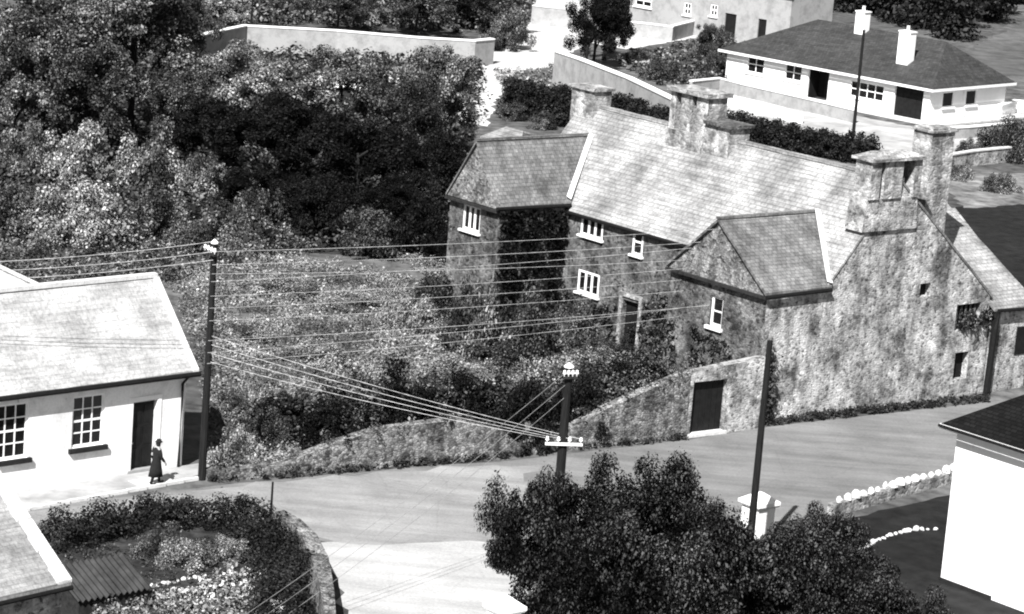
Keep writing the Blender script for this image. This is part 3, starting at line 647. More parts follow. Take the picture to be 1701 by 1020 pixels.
# ================================================================ SCHOOLHOUSE ON THE LEFT
def S(a, b, z): return SQ+S_U*a+S_V*b+ZZ*z
sch = thing('schoolhouse', S(-6, 2.5, 0), 'long whitewashed single storey house with tall sash windows and pale slate roof', 'house')
SW = [(-7.85, 1.30, -6.42, 3.34), (-4.6, 1.38, -3.22, 3.3), (-11.2, 1.3, -9.8, 3.34), (-1.98, .12, -.93, 2.78)]
m = MB(); m.wall([(-15, -.1), (.3, -.1), (.3, 3.72), (-15, 3.72)], SW, S(0, 0, 0), S_U, S_N, .22)
m.wall([(0, -.1), (5.24, -.1), (5.24, 3.72), (2.62, 6.6), (0, 3.72)], [], S(.3, 0, 0), S_V, S_U)
m.wall([(-15, -.1), (.3, -.1), (.3, 3.72), (-15, 3.72)], [], S(0, 5.24, 0), S_U, S_V)
m.build('wall', 'white', sch)
for h in SW[:3]: window(sch, S(0, 0, 0), S_U, S_N, *h, 3, 4, depth=.12, fr=.09, bar=.045, sillmat='plinth', sill_h=.17)
m = MB(); m.box(S(-2.0, .2, .1), S_U*1.1, S_V*.05, ZZ*2.7); dr = m.build('door', 'door', sch)
m = MB()
for k in range(2):
    for j in range(3): m.box(S(-1.86+k*.5, .18, .3+j*.82), S_U*.36, S_V*.018, ZZ*.66)
m.build('door_panels', 'door', dr)
m = MB(); m.lathe(S(-1.86, .14, 1.2), [(.012, -.03), (.03, -.015), (.03, .015), (.012, .03)], 8); m.build('handle', 'lead', dr)
m = MB(); m.box(S(-2.12, -.04, .114), S_U*1.33, S_V*.24, ZZ*.1); m.build('door_step', 'pave', sch)
m = MB(); m.box(S(-2.16, -.03, 2.82), S_U*1.42, S_V*.03, ZZ*.16); m.box(S(-.9, -.03, .115), S_U*.14, S_V*.03, ZZ*2.70); m.build('door_surround', 'white_clean', sch)
for j, (b0, b1, nm) in enumerate(((-.27, 2.62, 'roof'), (5.5, 2.63, 'roof'))):
    z0 = 3.8; m = roof_grid(S(-15.2, b0, z0), S(.62, b0, z0), S(.62, b1, 6.78), S(-15.2, b1, 6.78), .13, .05, .014, .8, j); m.build(nm, 'slate_school', sch, uvn=m.uvn)
m = MB()
for k in range(34): m.box(S(-15.2+k*.465, 2.5, 6.72), S_U*.45, S_V*.25, ZZ*.16)
m.build('ridge_tiles', 'coping', sch)
m = MB(); m.slab([S(.42, -.29, 3.84), S(.66, -.29, 3.84), S(.66, 2.62, 6.84), S(.42, 2.62, 6.84)], -ZZ*.12); m.slab([S(.42, 5.52, 3.84), S(.66, 5.52, 3.84), S(.66, 2.62, 6.83), S(.42, 2.62, 6.83)], -ZZ*.12); m.build('verge_coping', 'coping', sch)
m = MB(); m.tube([S(-15.2, -.33, 3.66), S(.68, -.33, 3.66)], .10, 8); m.build('gutter', 'iron', sch)
m = MB(); m.tube([S(.18, -.33, 3.62), S(.1, -.1, 3.3), S(.1, -.08, .1), S(.12, -.2, .02)], .055, 8); m.build('downpipe', 'iron', sch)
# taller rear wing whose white roof edge shows over the ridge
m = MB(); m.hexa([S(-13, 3, 0), S(-5.6, 3, 0), S(-5.6, 11, 0), S(-13, 11, 0)], [S(-13, 3, 6.3), S(-5.6, 3, 6.3), S(-5.6, 11, 6.3), S(-13, 11, 6.3)]); m.build('rear_wing_wall', 'white', sch)
za = (S(-5, 2.9, 0)); e = PL(75, 475, S(0, 2.9, 0), S_V); t = PL(-20, 430, S(0, 2.9, 0), S_V); ea = (e-SQ)@S_U; ta = (t-SQ)@S_U
m = MB(); m.slab([S(ea, 2.8, e[2]), S(ea, 11, e[2]), S(ta, 11, t[2]), S(ta, 2.8, t[2])], -ZZ*.14); m.slab([S(ta-.01, 11, t[2]), S(ta-(ea-ta), 11, e[2]), S(ta-(ea-ta), 2.8, e[2]), S(ta-.01, 2.8, t[2])], -ZZ*.14); m.build('rear_wing_roof', 'white_clean', sch)
m = MB(); m.face([S(ta, 2.85, t[2]-.1), S(ea, 2.85, e[2]-.1), S(2*ta-ea, 2.85, e[2]-.1)]); m.build('rear_wing_gable', 'white', sch)

# ================================================================ HOUSE AT THE LOWER LEFT
L4U = unit(48); L4V = unit(138); LQ = G(118, 965, 4.5)-ZZ*4.5
def L4(a, b, z): return LQ+L4U*a+L4V*b+ZZ*z
lh = thing('stone_cottage', L4(-5, 3, 0), 'stone cottage with pale stained slate roof and broad coped verge beside the kitchen garden', 'house')
m = MB(); m.wall([(-10, -.3), (-.1, -.3), (-.1, 4.4), (-10, 4.4)], [], L4(0, .25, 0), L4U, -L4V); m.wall([(.25, -.3), (8.2, -.3), (8.2, 4.4), (4.2, 7.15), (.25, 4.4)], [], L4(-.1, 0, 0), L4V, L4U); m.build('wall', 'stone', lh)
m = MB(); m.slab([L4(-10, 0, 4.5), L4(0, 0, 4.5), L4(0, 4.2, 7.3), L4(-10, 4.2, 7.3)], -ZZ*.14); m.slab([L4(0, 8.4, 4.5), L4(-10, 8.4, 4.5), L4(-10, 4.21, 7.29), L4(0, 4.21, 7.29)], -ZZ*.14); m.build('roof', 'slate_cottage', lh)
m = MB()
for k in range(9):
    f0, f1 = k/9, (k+.95)/9
    m.slab([L4(-.45+.05*(k % 2), 4.2*f0, 4.56+2.8*f0), L4(.03, 4.2*f0, 4.56+2.8*f0), L4(.03, 4.2*f1, 4.56+2.8*f1), L4(-.45+.05*(k % 2), 4.2*f1, 4.56+2.8*f1)], -ZZ*.1)
m.build('verge_coping', 'coping', lh)
m = MB(); m.tube([L4(-10, -.06, 4.33), L4(0.0, -.06, 4.33)], .07, 8); m.build('gutter', 'iron', lh)

# ================================================================ WHITE HOUSE AT THE RIGHT
WQ = G(1562, 965); W_U = unit(41); W_V = unit(131)
def WH(a, b, z): return WQ+W_U*a+W_V*b+ZZ*z
wh_ = thing('white_house', WH(3.5, -4, 0), 'tall plain white house with dark hipped roof and tarred plinth beside the dark lawn', 'house')
m = MB(); m.wall([(0, -.2), (9, -.2), (9, 5.5), (0, 5.5)], [], WH(0, -9, 0), W_V, -W_U); m.wall([(0, -.2), (8, -.2), (8, 5.5), (0, 5.5)], [], WH(0, 0, 0), W_U, W_V); m.wall([(0, -.2), (8, -.2), (8, 5.5), (0, 5.5)], [], WH(0, -9, 0), W_U, -W_V); m.wall([(0, -.2), (9, -.2), (9, 5.5), (0, 5.5)], [], WH(8, -9, 0), W_V, W_U); m.build('wall', 'white_clean', wh_)
m = MB(); m.box(WH(-.06, -2.3, 0), W_V*2.34, W_U*.058, ZZ*.14); m.build('plinth', 'plinth', wh_)
o_ = .42; hz = 3.0
P4 = [WH(-o_, -9-o_, 5.62), WH(8+o_, -9-o_, 5.62), WH(8+o_, o_, 5.62), WH(-o_, o_, 5.62)]; r1, r2 = WH(4, -5, 5.62+hz), WH(4, -4, 5.62+hz)
m = MB(); m.face([P4[0], P4[3], r2, r1]); m.face([P4[3], P4[2], r2]); m.face([P4[2], P4[1], r1, r2]); m.face([P4[1], P4[0], r1]); m.face(P4[::-1]); m.build('roof', 'tile_black', wh_)
m = MB()
for a, b in ((0, 3), (3, 2), (2, 1), (1, 0)):
    d = P4[b]-P4[a]; L = np.linalg.norm(d); d /= L; n_ = np.cross(d, ZZ); c_ = sum(P4)/4
    if n_@(P4[a]-c_) < 0: n_ = -n_
    m.box(P4[a]-d*.0+n_*.003-ZZ*.16, d*L, n_*.05, ZZ*.15)
m.build('fascia', 'white_trim', wh_)
m = MB(); m.tube([P4[0]+ZZ*(-.05)-W_U*.1, P4[3]-ZZ*.05-W_U*.1], .055, 8); m.build('gutter', 'iron', wh_)
m = MB(); m.tube([WH(-.06, -2.1, 5.5), WH(-.06, -2.1, 5.35)], .03, 6); m.build('overflow_pipe', 'iron', wh_)

# ================================================================ BUNGALOW
BC = G(1547, 147, 2.6)-ZZ*2.6; B_V = unit(134.5); B_U = unit(48)
def B(a, b, z): return BC+B_U*a+B_V*b+ZZ*z        # a: along the side away from us, b: along the front to the left
BL, BD = 20.8, 10.4
bun = thing('bungalow', B(6, 10, 0), 'long white bungalow with dark hipped roof, two white chimneys, porch recess and garage', 'house')
def bf(px, py): q = PL(px, py, BC, B_U); return ((q-BC)@B_V, q[2])
def rect(x0, y0, x1, y1):
    b1_, zt = bf(x0, y0); b0_, zt2 = bf(x1, y0+(x1-x0)*.19); _, zb = bf(x0, y1); return (b0_, max(zb, .05), b1_, min(zt, 2.5))
win = [rect(1227, 92, 1256, 120), rect(1293, 106, 1322, 132), rect(1407, 133, 1465, 160)]
porch = rect(1334, 110, 1370, 156); gar = rect(1484, 146, 1534, 200)
porch = (porch[0], .06, porch[1+1], 2.45); gar = (gar[0], .03, gar[2], 2.4)
m = MB(); m.wall([(0, -.2), (BL, -.2), (BL, 2.62), (0, 2.62)], win+[porch, gar], BC, B_V, -B_U, .2)
def bs(px, py): q = PL(px, py, BC, B_V); return ((q-BC)@B_U, q[2])
sw = []
for x0, x1 in ((1570, 1587), (1612, 1628)):
    a0, zt = bs(x0, 150); a1, zb = bs(x1, 174); sw.append((a0, 1.05, a1, 2.2))
m.wall([(0, -.2), (BD, -.2), (BD, 2.62), (0, 2.62)], sw, BC, B_U, -B_V, .2)
m.wall([(0, -.2), (BL, -.2), (BL, 2.62), (0, 2.62)], [], B(BD, 0, 0), B_V, B_U); m.wall([(0, -.2), (BD, -.2), (BD, 2.62), (0, 2.62)], [], B(0, BL, 0), B_U, B_V)
m.build('wall', 'white_clean', bun)
for h, k in zip(win, (2, 2, 4)): window(bun, BC, B_V, -B_U, *h, k, 2, depth=.12, sillmat='white_trim', meet=False, fr=.08, bar=.07)
for h in sw: window(bun, BC, B_U, -B_V, *h, 1, 1, depth=.12, sillmat='white_trim')
m = MB(); q = porch; m.box(B(.22, q[0]+.0, .0), B_U*1.2, B_V*.08, ZZ*2.5); m.box(B(.22, q[2]-.08, 0), B_U*1.2, B_V*.08, ZZ*2.5); m.box(B(1.4, q[0], 0), B_U*.08, B_V*(q[2]-q[0]), ZZ*2.5); pr = m.build('porch_recess', 'void', bun)  # recess sides coloured near black, so the porch shade is in the colour
m = MB(); m.box(B(1.34, q[0]+.4, .05), B_U*.05, B_V*.95, ZZ*2.1); m.build('front_door', 'door', pr)
m = MB(); q = gar; m.box(B(.22, q[0]-.1, 0), B_U*.05, B_V*(q[2]-q[0]+.2), ZZ*2.5); gd = m.build('garage_door', 'void', bun)
m = MB()
for k in range(4): m.box(B(.20, q[0]+.1+k*(q[2]-q[0]-.2)/4, .1), B_U*.018, B_V*((q[2]-q[0])/4-.12), ZZ*2.2)
m.build('door_panels', 'void', gd)
o_ = .55; zb = 2.62; zr = 5.5
P4 = [B(-o_, -o_, zb), B(-o_, BL+o_, zb), B(BD+o_, BL+o_, zb), B(BD+o_, -o_, zb)]; r1, r2 = B(6, 3.2, zr), B(6, BL-4.5, zr)
m = MB(); m.face([P4[0], P4[1], r2, r1]); m.face([P4[1], P4[2], r2]); m.face([P4[2], P4[3], r1, r2]); m.face([P4[3], P4[0], r1]); m.face(P4[::-1]); m.build('roof', 'tile_dark', bun)
m = MB()
for i in range(4):
    a, b = P4[i], P4[(i+1) % 4]; d = b-a; L = np.linalg.norm(d); d /= L; n_ = np.cross(d, ZZ); n_ *= 1 if n_@(a-sum(P4)/4) > 0 else -1
    m.box(a+n_*.003-ZZ*.2, d*L, n_*.05, ZZ*.19)
m.build('fascia', 'white_trim', bun)
for px, py0, py1, wdt in ((1432, 20, 44, 19), (1504, 53, 94, 24)):
    q = PL(px, py1, B(6 if py0 == 20 else 2.6, 0, 0), B_U); tz = PL(px+1, py0, B(6 if py0 == 20 else 2.6, 0, 0), B_U)[2]; ww = wdt/ppm(q)
    m = MB(); m.box(q-B_V*ww/2-B_U*.4-ZZ*1.2, B_V*ww, B_U*.8, ZZ*(tz-q[2]+1.2)); c_ = m.build('chimney', 'white_clean', bun)
    m = MB(); tp = q-B_V*(ww/2+.06)-B_U*.46; tp[2] = tz+.002; m.box(tp, B_V*(ww+.12), B_U*.92, ZZ*.1); m.build('chimney_cap', 'white_trim', c_)
    m = MB(); m.lathe(np.array([q[0], q[1], tz+.1])+B_U*.0, [(.16, 0), (.13, .1), (.12, .35), (.15, .4)], 10); m.build('chimney_pot', 'white_trim', c_)
m = MB(); m.box(B(-1.6, -.6, .0), B_U*1.55, B_V*(BL+.6), ZZ*.08); m.build('terrace', 'coping', bun)
m = MB(); m.box(B(-.8, -1.9, .0), B_U*(BD+2), B_V*1.25, ZZ*.16); m.build('side_terrace', 'coping', bun)

# ================================================================ ROW OF COTTAGES AT THE TOP
TQ = G(1046, 40); T_V = unit(-44); T_N = -unit(46)
row = thing('terraced_cottages', TQ+T_V*12-T_N*3, 'row of grey rendered cottages with small white framed windows along the top street', 'house')
def tf(px, py): q = PL(px, py, TQ, T_N); return ((q-TQ)@T_V, q[2])
holes = []
for x0, y0, x1, y1 in ((1056, -12, 1084, 9), (1137, 3, 1149, 24), (1181, 6, 1193, 26)):
    a0, zt = tf(x0, y0); a1, _ = tf(x1, y0); _, zb2 = tf(x0, y1); holes.append((a0, max(.6, zb2), a1, zt))
a0, _ = tf(1207, 0); a1, _ = tf(1226, 0); door1 = (a0, .05, a1, 2.6); a0, _ = tf(1262, 10); a1, _ = tf(1276, 10); door2 = (a0, .05, a1, 2.6)
TL = tf(1312, 40)[0]
m = MB(); m.wall([(-6, -.1), (TL, -.1), (TL, 5.2), (-6, 5.2)], holes+[door1, door2], TQ, T_V, T_N, .2); m.wall([(0, -.1), (6, -.1), (6, 5.2), (3, 8), (0, 5.2)], [], TQ+T_V*TL, -T_N, T_V); m.build('wall', 'grey_render', row)
for h in holes: window(row, TQ, T_V, T_N, *h, 2, 2, depth=.1, sillmat='white_trim', fr=.13, bar=.09)
for h in (door1, door2): m = MB(); m.box(TQ+T_V*h[0]-T_N*.18+ZZ*.03, T_V*(h[2]-h[0]), T_N*.05, ZZ*2.6); m.build('door', 'door', row)
m = MB(); m.slab([TQ-T_V*6+T_N*.3+ZZ*5.1, TQ+T_V*(TL+.2)+T_N*.3+ZZ*5.1, TQ+T_V*(TL+.2)-T_N*3+ZZ*8.1, TQ-T_V*6-T_N*3+ZZ*8.1], -ZZ*.13); m.build('roof', 'slate_grey', row)
# ================================================================ WALLS
def foot(pts): return [G(x, y) for x, y in pts]
# rubble wall along the road, its top rising and falling
gl = [(345, 800), (470, 793), (500, 789), (560, 784), (620, 779), (690, 772), (760, 766), (830, 760), (860, 758), (930, 750), (1000, 743), (1070, 736), (1138, 727)]
ht = [.4, .45, .7, 1.15, 1.5, 1.6, 1.65, 1.1, .5, .7, 1.55, 2.2, 2.75]
stone_wall('roadside_wall', foot(gl), ht, .5, 'stone_mid', 'low tumbled rubble wall along the far side of the road, uneven top under dark shrubs')
d0 = G(1138, 727); d1 = G(1262, 712); dd = (d1-d0)/np.linalg.norm(d1-d0); dn = np.array([dd[1], -dd[0], 0]); DL = np.linalg.norm(d1-d0)
gw = thing('doorway_wall', d0, 'rubble wall with dark doorway joining the manor wing, pale threshold at its foot', 'wall')
da = (PL(1147, 700, d0, dn)-d0)@dd; db = (PL(1203, 700, d0, dn)-d0)@dd; dz = PL(1175, 633, d0, dn)[2]
m = MB(); m.wall([(0.02, -.2), (DL, -.2), (DL, dz+.75), (DL*.5, dz+.6), (0.02, dz+.4)], [(da, .12, db, dz)], d0, dd, dn, .4); m.wall([(0.02, -.2), (DL, -.2), (DL, dz+.7), (0.02, dz+.4)], [(da, .12, db, dz)], d0-dn*.45, dd, -dn, .05)
m.face([d0+dd*.02+ZZ*(dz+.4), d0+dd*DL*.5+ZZ*(dz+.6), d0+dd*DL*.5-dn*.45+ZZ*(dz+.6), d0+dd*.02-dn*.45+ZZ*(dz+.4)]); m.face([d0+dd*DL*.5+ZZ*(dz+.6), d0+dd*DL+ZZ*(dz+.75), d0+dd*DL-dn*.45+ZZ*(dz+.75), d0+dd*DL*.5-dn*.45+ZZ*(dz+.6)])
m.build('wall_face', 'stone', gw)
m = MB()
for k in range(6): m.box(d0+dd*(da+.01+k*(db-da-.02)/6)-dn*.28+ZZ*.13, dd*((db-da)/6-.02), dn*.05, ZZ*(dz-.14))
m.build('door', 'door', gw)
m = MB(); m.box(d0+dd*(da-.1)-dn*.3+ZZ*.0, dd*(db-da+.2), dn*.42, ZZ*.125); m.build('threshold', 'coping', gw)
# walls at the top of the view
def top_wall(name, tops, h, th, mat, label, cap='coping', **k):
    P = [G(x, y, h) for x, y in tops]; return stone_wall(name, [p*np.array([1, 1, 0]) for p in P], h, th, mat, label, cap, **k)
top_wall('orchard_wall', [(300, 70), (345, 58), (410, 44), (560, 52), (700, 64), (790, 69), (822, 66)], 2.0, .45, 'grey_render', 'long pale wall with white coping above the trees, running towards the bright lane', 'white_clean')
top_wall('lane_wall', [(921, 86), (960, 99), (1040, 130), (1140, 178), (1150, 186)], 2.6, .5, 'grey_render', 'tall grey wall with bright coping sloping down from the lane to the chimneys', 'white_clean')
top_wall('street_wall', [(884, 10), (960, 18), (1010, 24)], 1.7, .4, 'grey_render', 'short rendered wall on the far side of the lane beside the big dark tree', 'coping')
top_wall('cottage_wall', [(1035, 36), (1075, 40), (1118, 45), (1160, 34)], 1.3, .3, 'grey_render', 'low white topped wall fronting the grey cottages', 'white_clean')
top_wall('bungalow_front_wall', [(1150, 136), (1196, 131), (1230, 140), (1345, 166), (1420, 184)], .95, .25, 'grey_render', 'low white topped wall in front of the bungalow terrace', 'white_clean')
top_wall('drive_wall', [(1200, 158), (1262, 172), (1330, 190)], .7, .25, 'white_clean', 'lower white garden wall between the hedge and the bungalow terrace', 'white_clean')
top_wall('end_wall', [(1664, 176), (1690, 168), (1730, 172)], .9, .3, 'white_clean', 'short white wall cut off by the right edge beyond the bungalow', 'white_clean')
top_wall('yard_wall', [(1555, 215), (1610, 212), (1690, 205)], .8, .3, 'grey_render', 'pale low wall below the bungalow gable end', 'white_clean')
top_wall('field_wall', [(1560, 262), (1620, 252), (1680, 246)], 1.0, .3, 'stone', 'rough pale wall at the edge of the yard beyond the pale chimney stack', 'coping')
# curved garden wall by the side road
cw = [(470, 892), (500, 908), (528, 935), (548, 975), (556, 1030), (560, 1120)]
root = thing('curved_wall', G(548, 975), 'weathered stone wall curving round the kitchen garden to the side road', 'wall'); m = MB(); P = foot(cw)
for i in range(len(P)-1):
    p, q = P[i], P[i+1]; n1 = np.array([-.62, .3, 0])*.0; ins = G(330, 960)
    s1 = (ins-p); s1[2] = 0; s1 /= np.linalg.norm(s1); s2 = ins-q; s2[2] = 0; s2 /= np.linalg.norm(s2)
    m.hexa([p, q, q+s2*.75, p+s1*.75], [p+s1*.1+ZZ*1.0, q+s2*.1+ZZ*1.0, q+s2*.7+ZZ*1.05, p+s1*.7+ZZ*1.05])
m.build('wall_face', 'stone_mid', root)
# low wall at the right topped with white stones
rl = foot([(1386, 858), (1440, 843), (1500, 825), (1550, 812), (1590, 802)])
stone_wall('front_wall', rl, .45, .35, 'stone_light', 'low pale wall between the road and the dark lawn of the white house')
STN = []
def stone_mesh(seed, sx, sy, sz):
    rng = random.Random(seed); mb = MB(); k = 7; prof = [(.25, 0), (.5, .12), (.5, .5), (.36, .82), (.12, 1)]
    for r_, z in prof: mb.v += [(sx*r_*math.cos(6.283*i/k)*rng.uniform(.8, 1.15), sy*r_*math.sin(6.283*i/k)*rng.uniform(.8, 1.15), sz*z*rng.uniform(.95, 1.05)) for i in range(k)]
    for i in range(4):
        for j in range(k): mb.f.append((i*k+j, i*k+(j+1) % k, (i+1)*k+(j+1) % k, (i+1)*k+j))
    mb.f.append(tuple(reversed(range(k)))); mb.f.append(tuple(range(4*k, 5*k))); return mb
def place_stones(name, line, n, sizes, mat, label, group, z=0.0, jit=.03):
    protos = [stone_mesh(s, *sizes).build(name, mat, None, (0, 0, 0)) for s in range(3)]
    seg = np.cumsum([0]+[np.linalg.norm(b-a) for a, b in zip(line[:-1], line[1:])])
    for i in range(n):
        t = seg[-1]*(i+.5)/n; k = min(np.searchsorted(seg, t)-1, len(line)-2); k = max(k, 0)
        p = line[k]+(line[k+1]-line[k])*(t-seg[k])/(seg[k+1]-seg[k])
        o = protos[i] if i < 3 else protos[i % 3].copy()
        if i >= 3: sc.collection.objects.link(o)
        o.location = p+np.array([random.uniform(-jit, jit), random.uniform(-jit, jit), z]); o.rotation_euler = (0, 0, random.uniform(0, 6)); s = random.uniform(.6, 1.3); o.scale = (s, s*random.uniform(.7, 1.2), s*random.uniform(.6, 1.2))
        tag(o, label, 'stone', group)
place_stones('coping_stone', [p+np.array([0, .17, 0]) for p in rl], 16, (.34, .3, .32), 'coping', 'upright white stone set along the top of the low wall by the dark lawn', 'white stones on the low front wall', .445)
place_stones('edging_stone', foot([(1432, 912), (1452, 902), (1475, 891), (1510, 882), (1535, 880), (1560, 881)]), 17, (.24, .2, .13), 'coping', 'small pale stone in the edging line across the dark lawn', 'stones edging the lawn path', 0)
place_stones('border_stone', foot([(118, 1006), (180, 994), (240, 978), (300, 965), (345, 957)]), 26, (.2, .15, .1), 'coping', 'small white stone in the border line across the kitchen garden', 'white stones edging the garden bed', 0)
# gate pillars
def pillar(px, py, h, wd, label):
    p = G(px, py); r_ = thing('gate_pillar', p, label, 'gate pillar'); u, v = unit(40), unit(130)
    m = MB(); m.box(p-u*wd/2-v*wd/2, u*wd, v*wd, ZZ*h); m.build('shaft', 'white_clean', r_)
    m = MB(); a = wd/2+.12
    ring = lambda k, z: [p+u*x*k+v*y*k+ZZ*z for x, y in ((-1, -1), (1, -1), (1, 1), (-1, 1))]
    m.hexa(ring(a-.05, h+.003), ring(a, h+.08)); m.hexa(ring(a, h+.083), ring(a, h+.2)); m.hexa(ring(a-.02, h+.203), ring(.08, h+.5)); m.build('cap', 'white_clean', r_)
pillar(1256, 888, 1.1, .85, 'white gate pillar with pyramid cap behind the thin dark pole, at the edge of the road')
pillar(834, 1065, 1.0, .75, 'white gate pillar with cap at the mouth of the side road, half hidden by dark leaves')

# ================================================================ POLES AND WIRES
def insulator(root, p):
    m = MB(); m.lathe(p, [(.02, 0), (.02, .06), (.06, .07), (.07, .11), (.045, .13), (.055, .18), (.02, .21)], 8); m.build('insulator', 'ceramic', root)
def pole(px, py, h, r0, label, arms=(), lean=(0, 0), cap=True, name='telegraph_pole'):
    p = G(px, py); rt = thing(name, p, label, 'telegraph pole' if name == 'telegraph_pole' else 'post'); t = p+np.array([lean[0], lean[1], h])
    m = MB(); m.tube([p-ZZ*.2, p*.5+t*.5, t], r0, 10, r0*.72); m.build('pole_shaft', 'pole', rt)
    if cap: m = MB(); m.lathe(t, [(r0*.95, 0), (r0*.95, .04), (.02, .16)], 10); m.build('finial', 'ceramic', rt)
    tips = []
    for z, deg, L in arms:
        u = unit(deg); q = p+ZZ*z; n_ = np.array([-u[1], u[0], 0])*-1
        m = MB(); m.box(q-u*L/2+n_*(r0*.9)-ZZ*.05, u*L, n_*.08, ZZ*.09); a = m.build('crossarm', 'lead' if z < 5 else 'dark_wood', rt)
        for k in range(4):
            e = q+u*L*(k/3-.5)*.9+n_*(r0*.9+.04)+ZZ*.043; insulator(rt, e); tips.append(e+ZZ*.15)
    return p, t, tips
LP, LT, ltips = pole(335, 797, 8.85, .15, 'tall dark telegraph pole with white finial beside the corner of the schoolhouse', [(8.5, -55, .8)])
MP, MTp, mtips = pole(919, 925, 6.75, .19, 'stout telegraph pole with white tipped top and pale crossarm rising from dark bushes', [(4.1, 10, 1.3), (6.45, 20, .5)])
RP, RTp, _ = pole(1243, 930, 7.9, .14, 'thin bare dark pole standing in front of the white gate pillar', cap=False)
pole(1415, 245, 8.3, .13, 'dark pole standing in front of the bungalow, rising past its roof', cap=False)
pole(448, 886, 1.85, .05, 'short thin dark post at the edge of the garden hedge by the road junction', cap=False, name='post')
pole(970, 150, 3.4, .13, 'short dark pole against the tall grey wall beside the big dark tree', cap=False)
pole(416, 60, 3.6, .1, 'pale slim pole at the bend of the long white topped wall', cap=False)
def wire(p, q, sag, label, group, r_=.012, n=14, mat='wire'):
    pts = [np.asarray(p)+(np.asarray(q)-np.asarray(p))*k/n-ZZ*sag*4*(k/n)*(1-k/n) for k in range(n+1)]
    m = MB(); m.tube(pts, r_, 5); o = m.build('overhead_wire', mat); tag(o, label, 'wire', group)
wd = unit(33); wn = np.array([wd[1], -wd[0], 0]); W0 = LP+wn*.25
def W(px, py): return PL(px, py, W0, wn)
def WW(px, py): return PL(px, py, H(WA-.02, 0, 0), HU)
for (x0, y0, x1, y1, lab) in (
   (-60, 437, 356, 401, 'uppermost wire running left from the top of the tall pole by the schoolhouse'),
   (-60, 452, 355, 418, 'second wire from the top running left from the tall pole by the schoolhouse'),
   (-60, 466, 354, 432, 'third wire from the top running left from the tall pole by the schoolhouse')):
    wire(W(x0, y0), W(x1, y1), .12, lab, 'wires crossing the garden from the tall pole')
for (x0, y0, x1, y1, lab) in (
   (355, 418, 1200, 380, 'highest wire running right from the tall pole, passing above the other wires'),
   (353, 440, 1165, 402, 'second highest wire running right from the tall pole across the courtyard'),
   (351, 468, 1150, 412, 'wire from just below the tops of the others to the ledge of the gabled wing'),
   (352, 455, 1140, 432, 'faint wire just above the one to the pointed stone gable'),
   (349, 512, 1132, 465, 'faint wire between the gable wire and the one above the lower windows'),
   (345, 586, 1130, 512, 'faint wire just above the lowest one'),
   (350, 492, 1140, 446, 'wire leaving the upper third of the tall pole towards the pointed stone gable'),
   (348, 533, 1135, 483, 'wire leaving the middle of the tall pole just above the lower windows'),
   (346, 566, 1178, 507, 'wire leaving the tall pole below its middle, reaching the wing by its sash window'),
   (344, 604, 1128, 526, 'lowest and brightest wire leaving the tall pole towards the foot of the wing')):
    wire(W(x0, y0), WW(x1, y1), .12, lab, 'wires crossing the garden from the tall pole', .009)
for k in range(4):
    wire(mtips[k], LP+ZZ*(4.5+.32*k)+wn*.2, .15, 'one of four close wires between the pale crossarm and the tall schoolhouse pole', 'wires between the two poles', .008)
for k, lab in enumerate(('uppermost of the service wires dropping left from the top of the stout pole', 'middle service wire dropping left from the top of the stout pole', 'lowest service wire dropping left from the top of the stout pole')):
    wire(MTp-ZZ*(.1+.45*k), atY(380+18*k, 1040+12*k, 80), .25, lab, 'service wires dropping from the stout pole', .008, 14, 'service_wire')

